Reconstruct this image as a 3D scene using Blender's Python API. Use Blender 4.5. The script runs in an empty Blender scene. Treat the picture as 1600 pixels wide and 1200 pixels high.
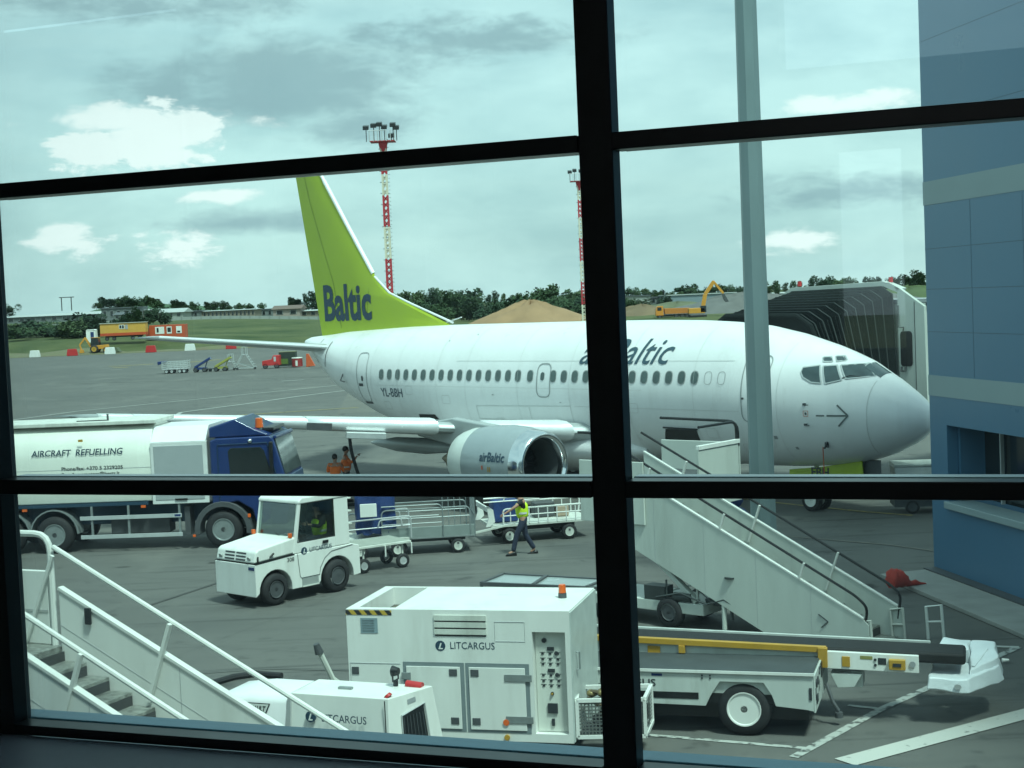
import bpy, bmesh, math, random
import numpy as np
from mathutils import Vector, Matrix
random.seed(7)
R = math.radians
SC = bpy.context.scene
COL = SC.collection
# ---------------------------------------------------------------- camera
CH, PT, RO, FP = 6.548, .05418, .04332, 2390.0
FW = Vector((0, math.cos(PT), -math.sin(PT))); UP = Vector((0, math.sin(PT), math.cos(PT))); RT = Vector((1, 0, 0))
cr, sr = math.cos(RO), math.sin(RO)
def ray(px, py):
    x = px - 800; y = py - 600
    u = x * cr - y * sr; v = x * sr + y * cr
    return RT * (u / FP) - UP * (v / FP) + FW
def at(px, py, Y):
    d = ray(px, py); return Vector((0, 0, CH)) + d * (Y / d.y)
def gnd(px, py, z=0.0):
    d = ray(px, py); return Vector((0, 0, CH)) + d * ((z - CH) / d.z)
cam = bpy.data.cameras.new('camera'); co = bpy.data.objects.new('camera', cam); COL.objects.link(co); SC.camera = co
d0 = ray(800, 600).normalized()
ex = (ray(801, 600) - ray(800, 600)).normalized(); ey = (ray(800, 599) - ray(800, 600)).normalized()
co.matrix_world = Matrix.Translation((0, 0, CH)) @ Matrix((ex, ey, -d0)).transposed().to_4x4()
cam.sensor_width = 36; cam.lens = FP / 1600 * 36; cam.clip_start = .05; cam.clip_end = 9000
SC.render.resolution_x = 1024; SC.render.resolution_y = 768
# ---------------------------------------------------------------- world
SUN_AZ = (.42, -.62); SUN_EL = 60
W = bpy.data.worlds.new("World"); SC.world = W; W.use_nodes = True
nt = W.node_tree; nt.nodes.clear()
def N(t, **k):
    n = nt.nodes.new(t)
    for a, b in k.items(): setattr(n, a, b)
    return n
def L(a, b): nt.links.new(a, b)
def math_n(op, a, b=None, clamp=False):
    n = N('ShaderNodeMath', operation=op); n.use_clamp = clamp
    for i, v in enumerate((a, b)):
        if v is None: continue
        if isinstance(v, (int, float)): n.inputs[i].default_value = v
        else: L(v, n.inputs[i])
    return n.outputs[0]
out = N('ShaderNodeOutputWorld'); bg = N('ShaderNodeBackground'); bg.inputs[1].default_value = .11
sky = N('ShaderNodeTexSky', sky_type='NISHITA'); sky.sun_disc = False
sky.sun_elevation = R(SUN_EL); sky.sun_rotation = math.atan2(SUN_AZ[0], SUN_AZ[1]); sky.air_density = 1.2; sky.dust_density = 2.5
tc = N('ShaderNodeTexCoord'); sx = N('ShaderNodeSeparateXYZ'); L(tc.outputs['Generated'], sx.inputs[0])
X_, Y_, Z_ = sx.outputs
def cloudnoise(sxy, sz, det, rough, dist, off=(0, 0, 0), lac=2.0):
    m = N('ShaderNodeMapping'); m.inputs['Scale'].default_value = (sxy, sxy, sz); m.inputs['Location'].default_value = off
    L(tc.outputs['Generated'], m.inputs[0]); n = N('ShaderNodeTexNoise'); n.inputs['Scale'].default_value = 1
    n.inputs['Detail'].default_value = det; n.inputs['Roughness'].default_value = rough; n.inputs['Distortion'].default_value = dist
    L(m.outputs[0], n.inputs['Vector']); return n.outputs['Fac']
n_big = cloudnoise(4.6, 12, 10, .58, .2, (5.3, .4, 1.2)); n_fine = cloudnoise(12, 34, 9, .6, .5, (4.3, 2.4, 1.2)); n_str = cloudnoise(2.2, 26, 5, .5, .6, (9, 3, 5))
n_det = cloudnoise(34, 80, 8, .65, .3, (2.2, 7.1, .4))
def blob(px, py, rx, ry, amp=4.2, lo=.35):      # soft patch of cloud round a direction of the sky
    d = ray(px, py).normalized(); wx = rx / FP; wz = ry / FP
    a = math_n('DIVIDE', math_n('SUBTRACT', X_, d.x), wx); b = math_n('DIVIDE', math_n('SUBTRACT', Z_, d.z), wz)
    q = math_n('ADD', math_n('MULTIPLY', a, a), math_n('MULTIPLY', b, b))
    w = math_n('ADD', math_n('MULTIPLY', math_n('SUBTRACT', n_fine, .5), amp), math_n('MULTIPLY', math_n('SUBTRACT', n_det, .5), amp * .9))
    q = math_n('ADD', math_n('SQRT', q), w)
    r = N('ShaderNodeMapRange'); r.interpolation_type = 'SMOOTHSTEP'; L(q, r.inputs[0]); r.inputs[1].default_value = 1.25; r.inputs[2].default_value = lo
    return math_n('MULTIPLY', r.outputs[0], math_n('GREATER_THAN', Y_, 0.0))
def vmax(l):
    o = l[0]
    for k in l[1:]: o = math_n('MAXIMUM', o, k)
    return o
def mix(f, a, b):
    n = N('ShaderNodeMix', data_type='RGBA'); 
    for s, v in ((0, f), (6, a), (7, b)):
        if isinstance(v, (tuple, float, int)): n.inputs[s].default_value = v
        else: L(v, n.inputs[s])
    return n.outputs[2]
K = 9.0   # the cloud layer's radiance, in the sky texture's own scale
def c3(r, g, b, k=1): return (r * K * k, g * K * k, b * K * k, 1)
veil = N('ShaderNodeMapRange'); L(n_big, veil.inputs[0]); veil.inputs[1].default_value = .36; veil.inputs[2].default_value = .60
base = mix(veil.outputs[0], c3(.50, .585, .62), c3(.74, .80, .81))
strm = N('ShaderNodeMapRange'); L(n_str, strm.inputs[0]); strm.inputs[1].default_value = .50; strm.inputs[2].default_value = .70
base = mix(math_n('MULTIPLY', strm.outputs[0], .30), base, c3(.74, .76, .74))
skymix = mix(.80, sky.outputs[0], base)
dark = vmax([blob(430, 118, 280, 58, 1.7, .25), blob(440, 158, 210, 34, 1.4, .3), blob(270, 140, 90, 36, 1.8, .0), blob(200, 10, 260, 30, 2.5, .0), blob(395, 348, 140, 22, 1.6, .0), blob(1330, 300, 240, 30, 2.4, .0), blob(720, 60, 190, 30, 3, .0), blob(580, 195, 110, 40, 2, .0)])
skymix = mix(math_n('MULTIPLY', dark, .80), skymix, c3(.32, .375, .42))
lite = vmax([blob(135, 235, 48, 32, 3.4, .8), blob(250, 222, 74, 40, 3.4, .8), blob(300, 206, 42, 30, 3.0, .75), blob(110, 380, 50, 24, 3.4, .6), blob(285, 388, 70, 20, 3.4, .6), blob(350, 305, 55, 10, 3, .5), blob(1350, 158, 90, 14, 3, .4), blob(1240, 372, 60, 22, 3, .4), blob(180, 190, 150, 20, 3.5, .3)])
skymix = mix(math_n('MULTIPLY', lite, .85), skymix, c3(1.05, .88, .88))
L(skymix, bg.inputs[0]); L(bg.outputs[0], out.inputs[0])
# ---------------------------------------------------------------- sun
sd = bpy.data.lights.new('sun', 'SUN'); sd.energy = 3.2; sd.angle = R(9); sd.color = (1, .95, .88)
so = bpy.data.objects.new('sun', sd); COL.objects.link(so)
sv = Vector((SUN_AZ[0], SUN_AZ[1], 0)).normalized() * math.cos(R(SUN_EL)) + Vector((0, 0, math.sin(R(SUN_EL))))
so.rotation_euler = sv.to_track_quat('Z', 'Y').to_euler()
SC.view_settings.view_transform = 'Standard'; SC.view_settings.look = 'None'; SC.view_settings.exposure = 0.54; SC.view_settings.gamma = 1
SC.render.engine = 'CYCLES'; SC.cycles.transparent_max_bounces = 16; SC.cycles.max_bounces = 8
# ---------------------------------------------------------------- materials
MATS = {}
def mat(name, col, rough=.6, metal=0., var=.12, scale=3., bump=0., spec=.5, coat=0., streak=False, hue=None, coords='Object', emit=None, dirt=0.):
    if name in MATS: return MATS[name]
    m = bpy.data.materials.new(name); m.use_nodes = True; t = m.node_tree; b = t.nodes['Principled BSDF']
    b.inputs['Roughness'].default_value = rough; b.inputs['Metallic'].default_value = metal
    b.inputs['Specular IOR Level'].default_value = spec; b.inputs['Coat Weight'].default_value = coat
    tcn = t.nodes.new('ShaderNodeTexCoord'); mp = t.nodes.new('ShaderNodeMapping'); t.links.new(tcn.outputs[coords], mp.inputs[0])
    if streak: mp.inputs['Scale'].default_value = (1, 1, .18)
    n = t.nodes.new('ShaderNodeTexNoise'); n.inputs['Scale'].default_value = scale; n.inputs['Detail'].default_value = 6; n.inputs['Roughness'].default_value = .65
    t.links.new(mp.outputs[0], n.inputs['Vector'])
    r = t.nodes.new('ShaderNodeMapRange'); r.inputs[1].default_value = .3; r.inputs[2].default_value = .7; t.links.new(n.outputs['Fac'], r.inputs[0])
    x = t.nodes.new('ShaderNodeMix'); x.data_type = 'RGBA'; t.links.new(r.outputs[0], x.inputs[0])
    if dirt:
        nd = t.nodes.new('ShaderNodeTexNoise'); nd.inputs['Scale'].default_value = 1.7; nd.inputs['Detail'].default_value = 10; nd.inputs['Roughness'].default_value = .72
        t.links.new(mp.outputs[0], nd.inputs['Vector']); rd = t.nodes.new('ShaderNodeMapRange'); rd.inputs[1].default_value = .52; rd.inputs[2].default_value = .78; rd.inputs[4].default_value = dirt; t.links.new(nd.outputs['Fac'], rd.inputs[0])
        xd = t.nodes.new('ShaderNodeMix'); xd.data_type = 'RGBA'; t.links.new(rd.outputs[0], xd.inputs[0]); t.links.new(x.outputs[2], xd.inputs[6]); xd.inputs[7].default_value = (.20, .19, .15, 1)
    lo = tuple(c * (1 - var) for c in col); hi = hue if hue else tuple(min(1, c * (1 + var * .6)) for c in col)
    x.inputs[6].default_value = (*lo, 1); x.inputs[7].default_value = (*hi, 1); t.links.new((xd if dirt else x).outputs[2], b.inputs['Base Color'])
    r2 = t.nodes.new('ShaderNodeMapRange'); t.links.new(n.outputs['Fac'], r2.inputs[0]); r2.inputs[3].default_value = max(.02, rough - .08); r2.inputs[4].default_value = min(1, rough + .08)
    t.links.new(r2.outputs[0], b.inputs['Roughness'])
    if bump:
        bp = t.nodes.new('ShaderNodeBump'); bp.inputs['Strength'].default_value = bump; bp.inputs['Distance'].default_value = .02
        n2 = t.nodes.new('ShaderNodeTexNoise'); n2.inputs['Scale'].default_value = scale * 6; n2.inputs['Detail'].default_value = 4
        t.links.new(mp.outputs[0], n2.inputs['Vector']); t.links.new(n2.outputs['Fac'], bp.inputs['Height']); t.links.new(bp.outputs[0], b.inputs['Normal'])
    if emit: b.inputs['Emission Color'].default_value = (*emit, 1); b.inputs['Emission Strength'].default_value = 1
    MATS[name] = m; return m
white = mat('white_paint', (.76, .77, .73), .42, var=.08, scale=2.2, streak=True, bump=.03, dirt=.30)
white2 = mat('worn_white_paint', (.64, .66, .60), .5, var=.16, scale=3, streak=True, bump=.05, dirt=.5)
planew = mat('aircraft_white', (.80, .80, .80), .30, var=.05, scale=.8, coat=.1, streak=True, dirt=.14)
greyp = mat('grey_paint', (.33, .35, .36), .4, var=.1, scale=2)
lgrey = mat('light_grey_metal', (.52, .54, .54), .4, .3, var=.12, scale=2)
dgrey = mat('dark_grey', (.07, .075, .08), .6, var=.2)
black = mat('black_rubber', (.018, .018, .02), .75, var=.3, scale=6, bump=.1)
blackp = mat('black_paint', (.012, .013, .014), .35, var=.2)
chrome = mat('polished_metal', (.78, .79, .80), .14, 1., var=.06, scale=2)
alum = mat('brushed_aluminium', (.60, .62, .63), .32, .85, var=.12, scale=4)
blue = mat('blue_paint', (.010, .032, .135), .3, var=.15, scale=3, coat=.3)
tarp = mat('blue_tarpaulin', (.015, .045, .17), .6, var=.35, scale=6, bump=.5)
green = mat('lime_green_paint', (.36, .46, .022), .35, var=.06, scale=.6)
navy = mat('navy_lettering', (.018, .05, .085), .5, var=.1)
letter = mat('dark_lettering', (.03, .035, .04), .5, var=.1)
glassd = mat('dark_glass', (.012, .018, .02), .08, var=.2, spec=.8)
orange = mat('orange_lens', (.75, .13, .02), .25, var=.15, coat=.4)
red = mat('red_paint', (.50, .03, .03), .45, var=.15)
orangep = mat('orange_red_paint', (.55, .10, .03), .5, var=.12)
yellow = mat('yellow_paint', (.46, .26, .03), .45, var=.15)
amber = mat('amber_machine_paint', (.60, .27, .03), .5, var=.15)
orvest = mat('orange_vest', (1.0, .20, .03), .7, var=.1)
yevest = mat('yellow_vest', (.62, .85, .03), .7, var=.12, bump=.2)
skin = mat('skin', (.42, .23, .16), .5, var=.08); hairm = mat('dark_hair', (.02, .014, .01), .7)
navyc = mat('navy_cloth', (.02, .028, .055), .8, var=.2, scale=12, bump=.3); darkc = mat('black_cloth', (.014, .014, .017), .85, var=.2)
steelg = mat('galvanised_steel', (.30, .33, .33), .42, .45, var=.15, scale=8)
postm = mat('post_grey_green_paint', (.20, .27, .28), .45, var=.12, scale=3, streak=True)
concrete = mat('concrete', (.30, .30, .28), .85, var=.2, scale=1.5, bump=.3)
bluewall = mat('blue_wall_panel', (.07, .17, .28), .30, var=.05, scale=.4)
bandm = mat('pale_grey_band', (.27, .34, .36), .5, var=.08, scale=.6)
framem = mat('black_window_frame', (.05, .058, .06), .34, var=.25, scale=5)
framel = mat('bare_aluminium_bead', (.45, .47, .48), .35, .6, var=.1)
sillm = mat('dark_blue_grey_sill', (.46, .46, .54), .5, var=.12, scale=4)
ledgem = mat('blue_ledge', (.20, .34, .42), .5, var=.1, scale=2)
roomm = mat('interior_wall', (.32, .32, .30), .8, var=.1)
sand = mat('sand', (.30, .185, .10), .95, var=.2, scale=.25, bump=.6)
gravel = mat('gravel', (.13, .13, .125), .95, var=.25, scale=.4, bump=.6)
leafm = [mat('leaves_%s' % n, c, .75, var=.45, scale=.9, spec=.2) for n, c in (('dark', (.030, .058, .032)), ('mid', (.044, .080, .034)), ('pale', (.065, .10, .045)))]
bark = mat('bark', (.07, .055, .045), .9, var=.3)
rust = mat('bronze_exhaust', (.20, .15, .09), .4, .7, var=.3, scale=3)
belt = mat('conveyor_belt_rubber', (.012, .013, .014), .75, var=.25, scale=5, bump=.2)
plast = mat('white_plastic_sheet', (.70, .74, .76), .35, var=.08, scale=3, bump=.25)
def stripes(name, c1, c2, scale, ang):
    m = bpy.data.materials.new(name); m.use_nodes = True; t = m.node_tree; b = t.nodes['Principled BSDF']; b.inputs['Roughness'].default_value = .5
    tcn = t.nodes.new('ShaderNodeTexCoord'); mp = t.nodes.new('ShaderNodeMapping'); mp.inputs['Rotation'].default_value = ang
    t.links.new(tcn.outputs['Object'], mp.inputs[0]); w = t.nodes.new('ShaderNodeTexWave'); w.inputs['Scale'].default_value = scale
    t.links.new(mp.outputs[0], w.inputs['Vector']); g = t.nodes.new('ShaderNodeMath'); g.operation = 'GREATER_THAN'; g.inputs[1].default_value = .5
    t.links.new(w.outputs['Fac'], g.inputs[0]); x = t.nodes.new('ShaderNodeMix'); x.data_type = 'RGBA'; t.links.new(g.outputs[0], x.inputs[0])
    x.inputs[6].default_value = (*c1, 1); x.inputs[7].default_value = (*c2, 1); t.links.new(x.outputs[2], b.inputs['Base Color']); return m
hazard = stripes('hazard_stripes', (.5, .33, .04), (.02, .02, .02), 2.6, (0, R(40), 0))
# mesh screens: a real see-through weave pattern in the material
def meshmat(name, col, sc, fill=.3):
    m = bpy.data.materials.new(name); m.use_nodes = True; t = m.node_tree; b = t.nodes['Principled BSDF']; b.inputs['Base Color'].default_value = (*col, 1); b.inputs['Metallic'].default_value = .4; b.inputs['Roughness'].default_value = .5
    tcn = t.nodes.new('ShaderNodeTexCoord'); s = t.nodes.new('ShaderNodeSeparateXYZ'); t.links.new(tcn.outputs['Object'], s.inputs[0]); o = None
    for ax in (0, 1, 2):
        a = t.nodes.new('ShaderNodeMath'); a.operation = 'MULTIPLY'; a.inputs[1].default_value = sc; t.links.new(s.outputs[ax], a.inputs[0])
        f = t.nodes.new('ShaderNodeMath'); f.operation = 'FRACT'; t.links.new(a.outputs[0], f.inputs[0])
        l = t.nodes.new('ShaderNodeMath'); l.operation = 'LESS_THAN'; l.inputs[1].default_value = fill; t.links.new(f.outputs[0], l.inputs[0])
        if ax == 1: continue
        if o is None: o = l.outputs[0]
        else:
            k = t.nodes.new('ShaderNodeMath'); k.operation = 'MAXIMUM'; t.links.new(o, k.inputs[0]); t.links.new(l.outputs[0], k.inputs[1]); o = k.outputs[0]
    t.links.new(o, b.inputs['Alpha']); return m
meshm = meshmat('wire_mesh', (.16, .17, .16), 20, .34)
# ---------------------------------------------------------------- mesh builder
class MB:
    def __init__(s): s.b = bmesh.new(); s.uv = None
    def poly(s, pts):
        try: return s.b.faces.new([s.b.verts.new(p) for p in pts])
        except Exception: return None
    def hull8(s, P):
        v = [s.b.verts.new(p) for p in P]
        for f in ((0, 3, 2, 1), (4, 5, 6, 7), (0, 1, 5, 4), (1, 2, 6, 5), (2, 3, 7, 6), (3, 0, 4, 7)): s.b.faces.new([v[i] for i in f])
        return s
    def box(s, x0, x1, y0, y1, z0, z1):
        if x0 > x1: x0, x1 = x1, x0
        if y0 > y1: y0, y1 = y1, y0
        if z0 > z1: z0, z1 = z1, z0
        return s.hull8([(x0, y0, z0), (x1, y0, z0), (x1, y1, z0), (x0, y1, z0), (x0, y0, z1), (x1, y0, z1), (x1, y1, z1), (x0, y1, z1)])
    def beam(s, p, q, w, h=None, up=(0, 0, 1)):
        p = Vector(p); q = Vector(q); h = h or w; d = (q - p).normalized(); u = Vector(up)
        if abs(d.dot(u)) > .98: u = Vector((1, 0, 0))
        a = d.cross(u).normalized() * w / 2; c = a.cross(d).normalized() * h / 2
        return s.hull8([p - a - c, p + a - c, q + a - c, q - a - c, p - a + c, p + a + c, q + a + c, q - a + c])
    def prism(s, poly, t0, t1, ax='y'):      # 2-D outline (x,z) extruded along y (ax y), (y,z) along x, (x,y) along z
        def P(a, b, t): return {'y': (a, t, b), 'x': (t, a, b), 'z': (a, b, t)}[ax]
        A = [s.b.verts.new(P(a, b, t0)) for a, b in poly]; B = [s.b.verts.new(P(a, b, t1)) for a, b in poly]; n = len(poly)
        s.b.faces.new(A[::-1]); s.b.faces.new(B)
        for i in range(n): s.b.faces.new((A[i], A[(i + 1) % n], B[(i + 1) % n], B[i]))
        return s
    def rings(s, rings, cap=True, close=True):
        V = [[s.b.verts.new(p) for p in r] for r in rings]; n = len(V[0])
        for a, b in zip(V, V[1:]):
            for i in range(n if close else n - 1):
                s.b.faces.new((a[i], a[(i + 1) % n], b[(i + 1) % n], b[i]))
        if cap:
            try: s.b.faces.new(V[0][::-1]); s.b.faces.new(V[-1])
            except Exception: pass
        return s
    def cyl(s, p, q, r, r2=None, n=16):
        p = Vector(p); q = Vector(q); r2 = r if r2 is None else r2; d = (q - p).normalized(); u = Vector((0, 0, 1)) if abs(d.z) < .9 else Vector((1, 0, 0))
        a = d.cross(u).normalized(); c = d.cross(a)
        R_ = lambda o, r: [o + a * (r * math.cos(t)) + c * (r * math.sin(t)) for t in [2 * math.pi * i / n for i in range(n)]]
        return s.rings([R_(p, r), R_(q, r2)])
    def lathe(s, prof, o=(0, 0, 0), ax='y', n=28, cap=True, sq=None):   # prof: (t along axis, radius)
        o = Vector(o); E = {'x': (Vector((1, 0, 0)), Vector((0, 1, 0)), Vector((0, 0, 1))), 'y': (Vector((0, 1, 0)), Vector((1, 0, 0)), Vector((0, 0, 1))), 'z': (Vector((0, 0, 1)), Vector((1, 0, 0)), Vector((0, 1, 0)))}[ax]
        return s.rings([[o + E[0] * t + E[1] * (r * math.cos(a)) + E[2] * (r * math.sin(a) * (sq(t, a) if sq else 1)) for a in [2 * math.pi * i / n for i in range(n)]] for t, r in prof], cap)
    def tube(s, pts, r, n=8, rad=0.0):
        P = [Vector(p) for p in pts]
        if rad:
            Q = [P[0]]
            for a, b, c in zip(P, P[1:], P[2:]):
                k = min(rad, (a - b).length * .45, (c - b).length * .45); u = b + (a - b).normalized() * k; w = b + (c - b).normalized() * k
                for t in (0, .25, .5, .75, 1): Q.append(u * (1 - t) ** 2 + b * 2 * t * (1 - t) + w * t * t)
            Q.append(P[-1]); P = Q
        rg = []; prev = None
        for i, p in enumerate(P):
            d = ((P[min(i + 1, len(P) - 1)] - P[max(i - 1, 0)])).normalized()
            if prev is None: a = d.cross(Vector((0, 0, 1)) if abs(d.z) < .9 else Vector((1, 0, 0))).normalized()
            else: a = (prev - d * prev.dot(d)).normalized()
            prev = a; c = d.cross(a)
            rg.append([p + a * (r * math.cos(t)) + c * (r * math.sin(t)) for t in [2 * math.pi * j / n for j in range(n)]])
        return s.rings(rg)
    def ball(s, c, r, sc=(1, 1, 1), sub=2):
        g = bmesh.ops.create_icosphere(s.b, subdivisions=sub, radius=r)
        for v in g['verts']: v.co = Vector((v.co.x * sc[0], v.co.y * sc[1], v.co.z * sc[2])) + Vector(c)
        return s
    def build(s, name, m, parent=None, bev=0., ang=35, seg=2, **kw):
        bmesh.ops.recalc_face_normals(s.b, faces=s.b.faces)
        me = bpy.data.meshes.new(name); s.b.to_mesh(me); s.b.free()
        return mkobj(name, me, m, parent, bev, ang, seg, **kw)
def mkobj(name, me, m, parent=None, bev=0., ang=35, seg=2, label=None, cat=None, group=None, kind=None):
    for k in (m if isinstance(m, (list, tuple)) else [m]): me.materials.append(k)
    if len(me.polygons):
        me.polygons.foreach_set('use_smooth', [True] * len(me.polygons)); me.set_sharp_from_angle(angle=R(ang))
    o = bpy.data.objects.new(name, me); COL.objects.link(o); o.parent = parent
    if bev:
        b = o.modifiers.new('b', 'BEVEL'); b.width = bev; b.segments = seg; b.limit_method = 'ANGLE'; b.angle_limit = R(40); b.harden_normals = True
    return tag(o, label, cat, group, kind)
def tag(o, label=None, cat=None, group=None, kind=None):
    for k, v in (('label', label), ('category', cat), ('group', group), ('kind', kind)):
        if v: o[k] = v
    return o
def thing(name, label, cat, loc=(0, 0, 0), rz=0., group=None):
    o = bpy.data.objects.new(name, None); COL.objects.link(o); o.location = loc; o.rotation_euler = (0, 0, rz); o.empty_display_size = .3
    return tag(o, label, cat, group)
def kids(o): return [c for c in bpy.data.objects if c.parent == o]
def dup(o, loc, rz=None, label=None, group=None, sc=None):
    ch = {}
    for c in bpy.data.objects: ch.setdefault(c.parent, []).append(c)
    def cp(x, par):
        y = x.copy(); COL.objects.link(y); y.parent = par
        for c in ch.get(x, []): cp(c, y)
        return y
    r = cp(o, None); r.location = loc
    if rz is not None: r.rotation_euler = (0, 0, rz)
    if label: r['label'] = label
    if group: r['group'] = group
    if sc: r.scale = sc
    return r
def textmesh(s, w, h, shear=0., bold=0.):
    c = bpy.data.curves.new('t', 'FONT'); c.body = s; c.size = 1; c.offset = bold; c.resolution_u = 3; c.fill_mode = 'FRONT'
    o = bpy.data.objects.new('t', c); COL.objects.link(o); bpy.context.view_layer.update()
    me = bpy.data.meshes.new_from_object(o.evaluated_get(bpy.context.evaluated_depsgraph_get())); bpy.data.objects.remove(o)
    xs = [v.co.x for v in me.vertices]; ys = [v.co.y for v in me.vertices]; x0, x1, y0, y1 = min(xs), max(xs), min(0, min(ys)), max(ys)
    for v in me.vertices:
        y = (v.co.y) / (y1) * h; v.co.x = (v.co.x - x0) / (x1 - x0) * w + y * shear; v.co.y = y; v.co.z = 0
    return me
def text(name, s, fn, w, h, m, parent, shear=0., bold=.01, cut=0.):
    me = textmesh(s, w, h, shear, bold)
    if cut:
        b = bmesh.new(); b.from_mesh(me)
        for ax in (0, 1):
            lo = min(v.co[ax] for v in b.verts); hi = max(v.co[ax] for v in b.verts); k = lo + cut
            while k < hi:
                co_ = [0, 0, 0]; co_[ax] = k; no = [0, 0, 0]; no[ax] = 1
                bmesh.ops.bisect_plane(b, geom=b.verts[:] + b.edges[:] + b.faces[:], plane_co=co_, plane_no=no); k += cut
        b.to_mesh(me); b.free()
    for v in me.vertices: v.co = fn(v.co.x, v.co.y)
    return mkobj(name, me, m, parent)
def bm_cut_patch(poly, fn, step, holes=None):
    b = bmesh.new(); b.faces.new([b.verts.new((x, z, 0)) for x, z in poly]); bmesh.ops.triangulate(b, faces=b.faces[:])
    for ax in (0, 1):
        lo = min(v.co[ax] for v in b.verts); hi = max(v.co[ax] for v in b.verts); k = lo + step
        while k < hi - 1e-4:
            co_ = [0, 0, 0]; co_[ax] = k; no = [0, 0, 0]; no[ax] = 1
            bmesh.ops.bisect_plane(b, geom=b.verts[:] + b.edges[:] + b.faces[:], plane_co=co_, plane_no=no); k += step
    for v in b.verts: v.co = fn(v.co.x, v.co.y)
    return b
def rrect(x0, x1, z0, z1, r, n=4):
    P = []
    for cx_, cz_, a in ((x1 - r, z1 - r, 0), (x0 + r, z1 - r, 90), (x0 + r, z0 + r, 180), (x1 - r, z0 + r, 270)):
        for i in range(n + 1): t = R(a + 90 * i / n); P.append((cx_ + r * math.cos(t), cz_ + r * math.sin(t)))
    return P
def wheel(parent, c, r, w, hub=white, ax='y', out=-1, hubr=.6, name='wheel', bolts=0, mt=None):
    """tyre with a dished rim; out = side of the axle the rim faces"""
    k = r * .13
    t = MB().lathe([(-w / 2, r * .62), (-w / 2, r - k), (-w / 2 + k, r), (w / 2 - k, r), (w / 2, r - k), (w / 2, r * .62)], c, ax, 32, cap=False)
    o = t.build(name, mt or black, parent, ang=50)
    e = out * w / 2; h = MB().lathe([(e * .2, .02), (e * .35, r * hubr * .45), (e * .35, r * hubr * .75), (e * 1.02, r * hubr * .98), (e * 1.04, r * hubr * 1.06), (e * .9, r * hubr * 1.08)], c, ax, 28)
    h.build('rim', hub, o, ang=40)
    m = MB(); cc = Vector(c); A = {'x': Vector((1, 0, 0)), 'y': Vector((0, 1, 0))}[ax]
    m.cyl(cc + A * e * .3, cc + A * e * .9, r * .17, r * .13, 12)
    B = Vector((0, 1, 0)) if ax == 'x' else Vector((1, 0, 0))
    for i in range(bolts):
        t_ = 2 * math.pi * i / bolts; q = cc + B * (r * hubr * .62 * math.cos(t_)) + Vector((0, 0, r * hubr * .62 * math.sin(t_))); m.cyl(q + A * e * .3, q + A * e * .5, r * .055, None, 6)
    m.build('hub', dgrey if bolts else hub, o)
    return o
# ================================================================ SETTING
def sstep(a, b, x): t = min(1, max(0, (x - a) / (b - a))); return t * t * (3 - 2 * t)
def TZ(x, Y):       # height of the land behind the apron
    l = 1 - sstep(-75, 10, x + (Y - 285) * .12)
    a = 2.5 * sstep(284, 312, Y) + 1.6 * sstep(310, 380, Y) + 1.3 * sstep(380, 560, Y)
    b = 1.9 * sstep(330, 420, Y) + 1.3 * sstep(420, 600, Y)
    return -.06 + a * l + b * (1 - l) + 0.25 * math.sin(x * .07 + Y * .045) * sstep(290, 330, Y)
gm = mat('meadow_grass', (.050, .085, .028), .95, var=.4, scale=.07, bump=.4, hue=(.12, .13, .055), coords='Object', spec=.2)
def ground():
    xs = [-3500, -2000, -1200, -800] + list(range(-500, 501, 20)) + [800, 1200, 2000, 3500]
    ys = [-300, -60, 0, 60, 140, 220] + list(range(270, 420, 8)) + list(range(420, 640, 20)) + [700, 900, 1300, 2200, 4000, 7500]
    b = bmesh.new(); V = [[b.verts.new((x, y, TZ(x, y) if y < 3000 else 5)) for x in xs] for y in ys]
    for j in range(len(ys) - 1):
        for i in range(len(xs) - 1): b.faces.new((V[j][i], V[j][i + 1], V[j + 1][i + 1], V[j + 1][i]))
    me = bpy.data.meshes.new('ground'); b.to_mesh(me); b.free(); mkobj('ground', me, gm, kind='structure', ang=180)
ground()
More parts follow.
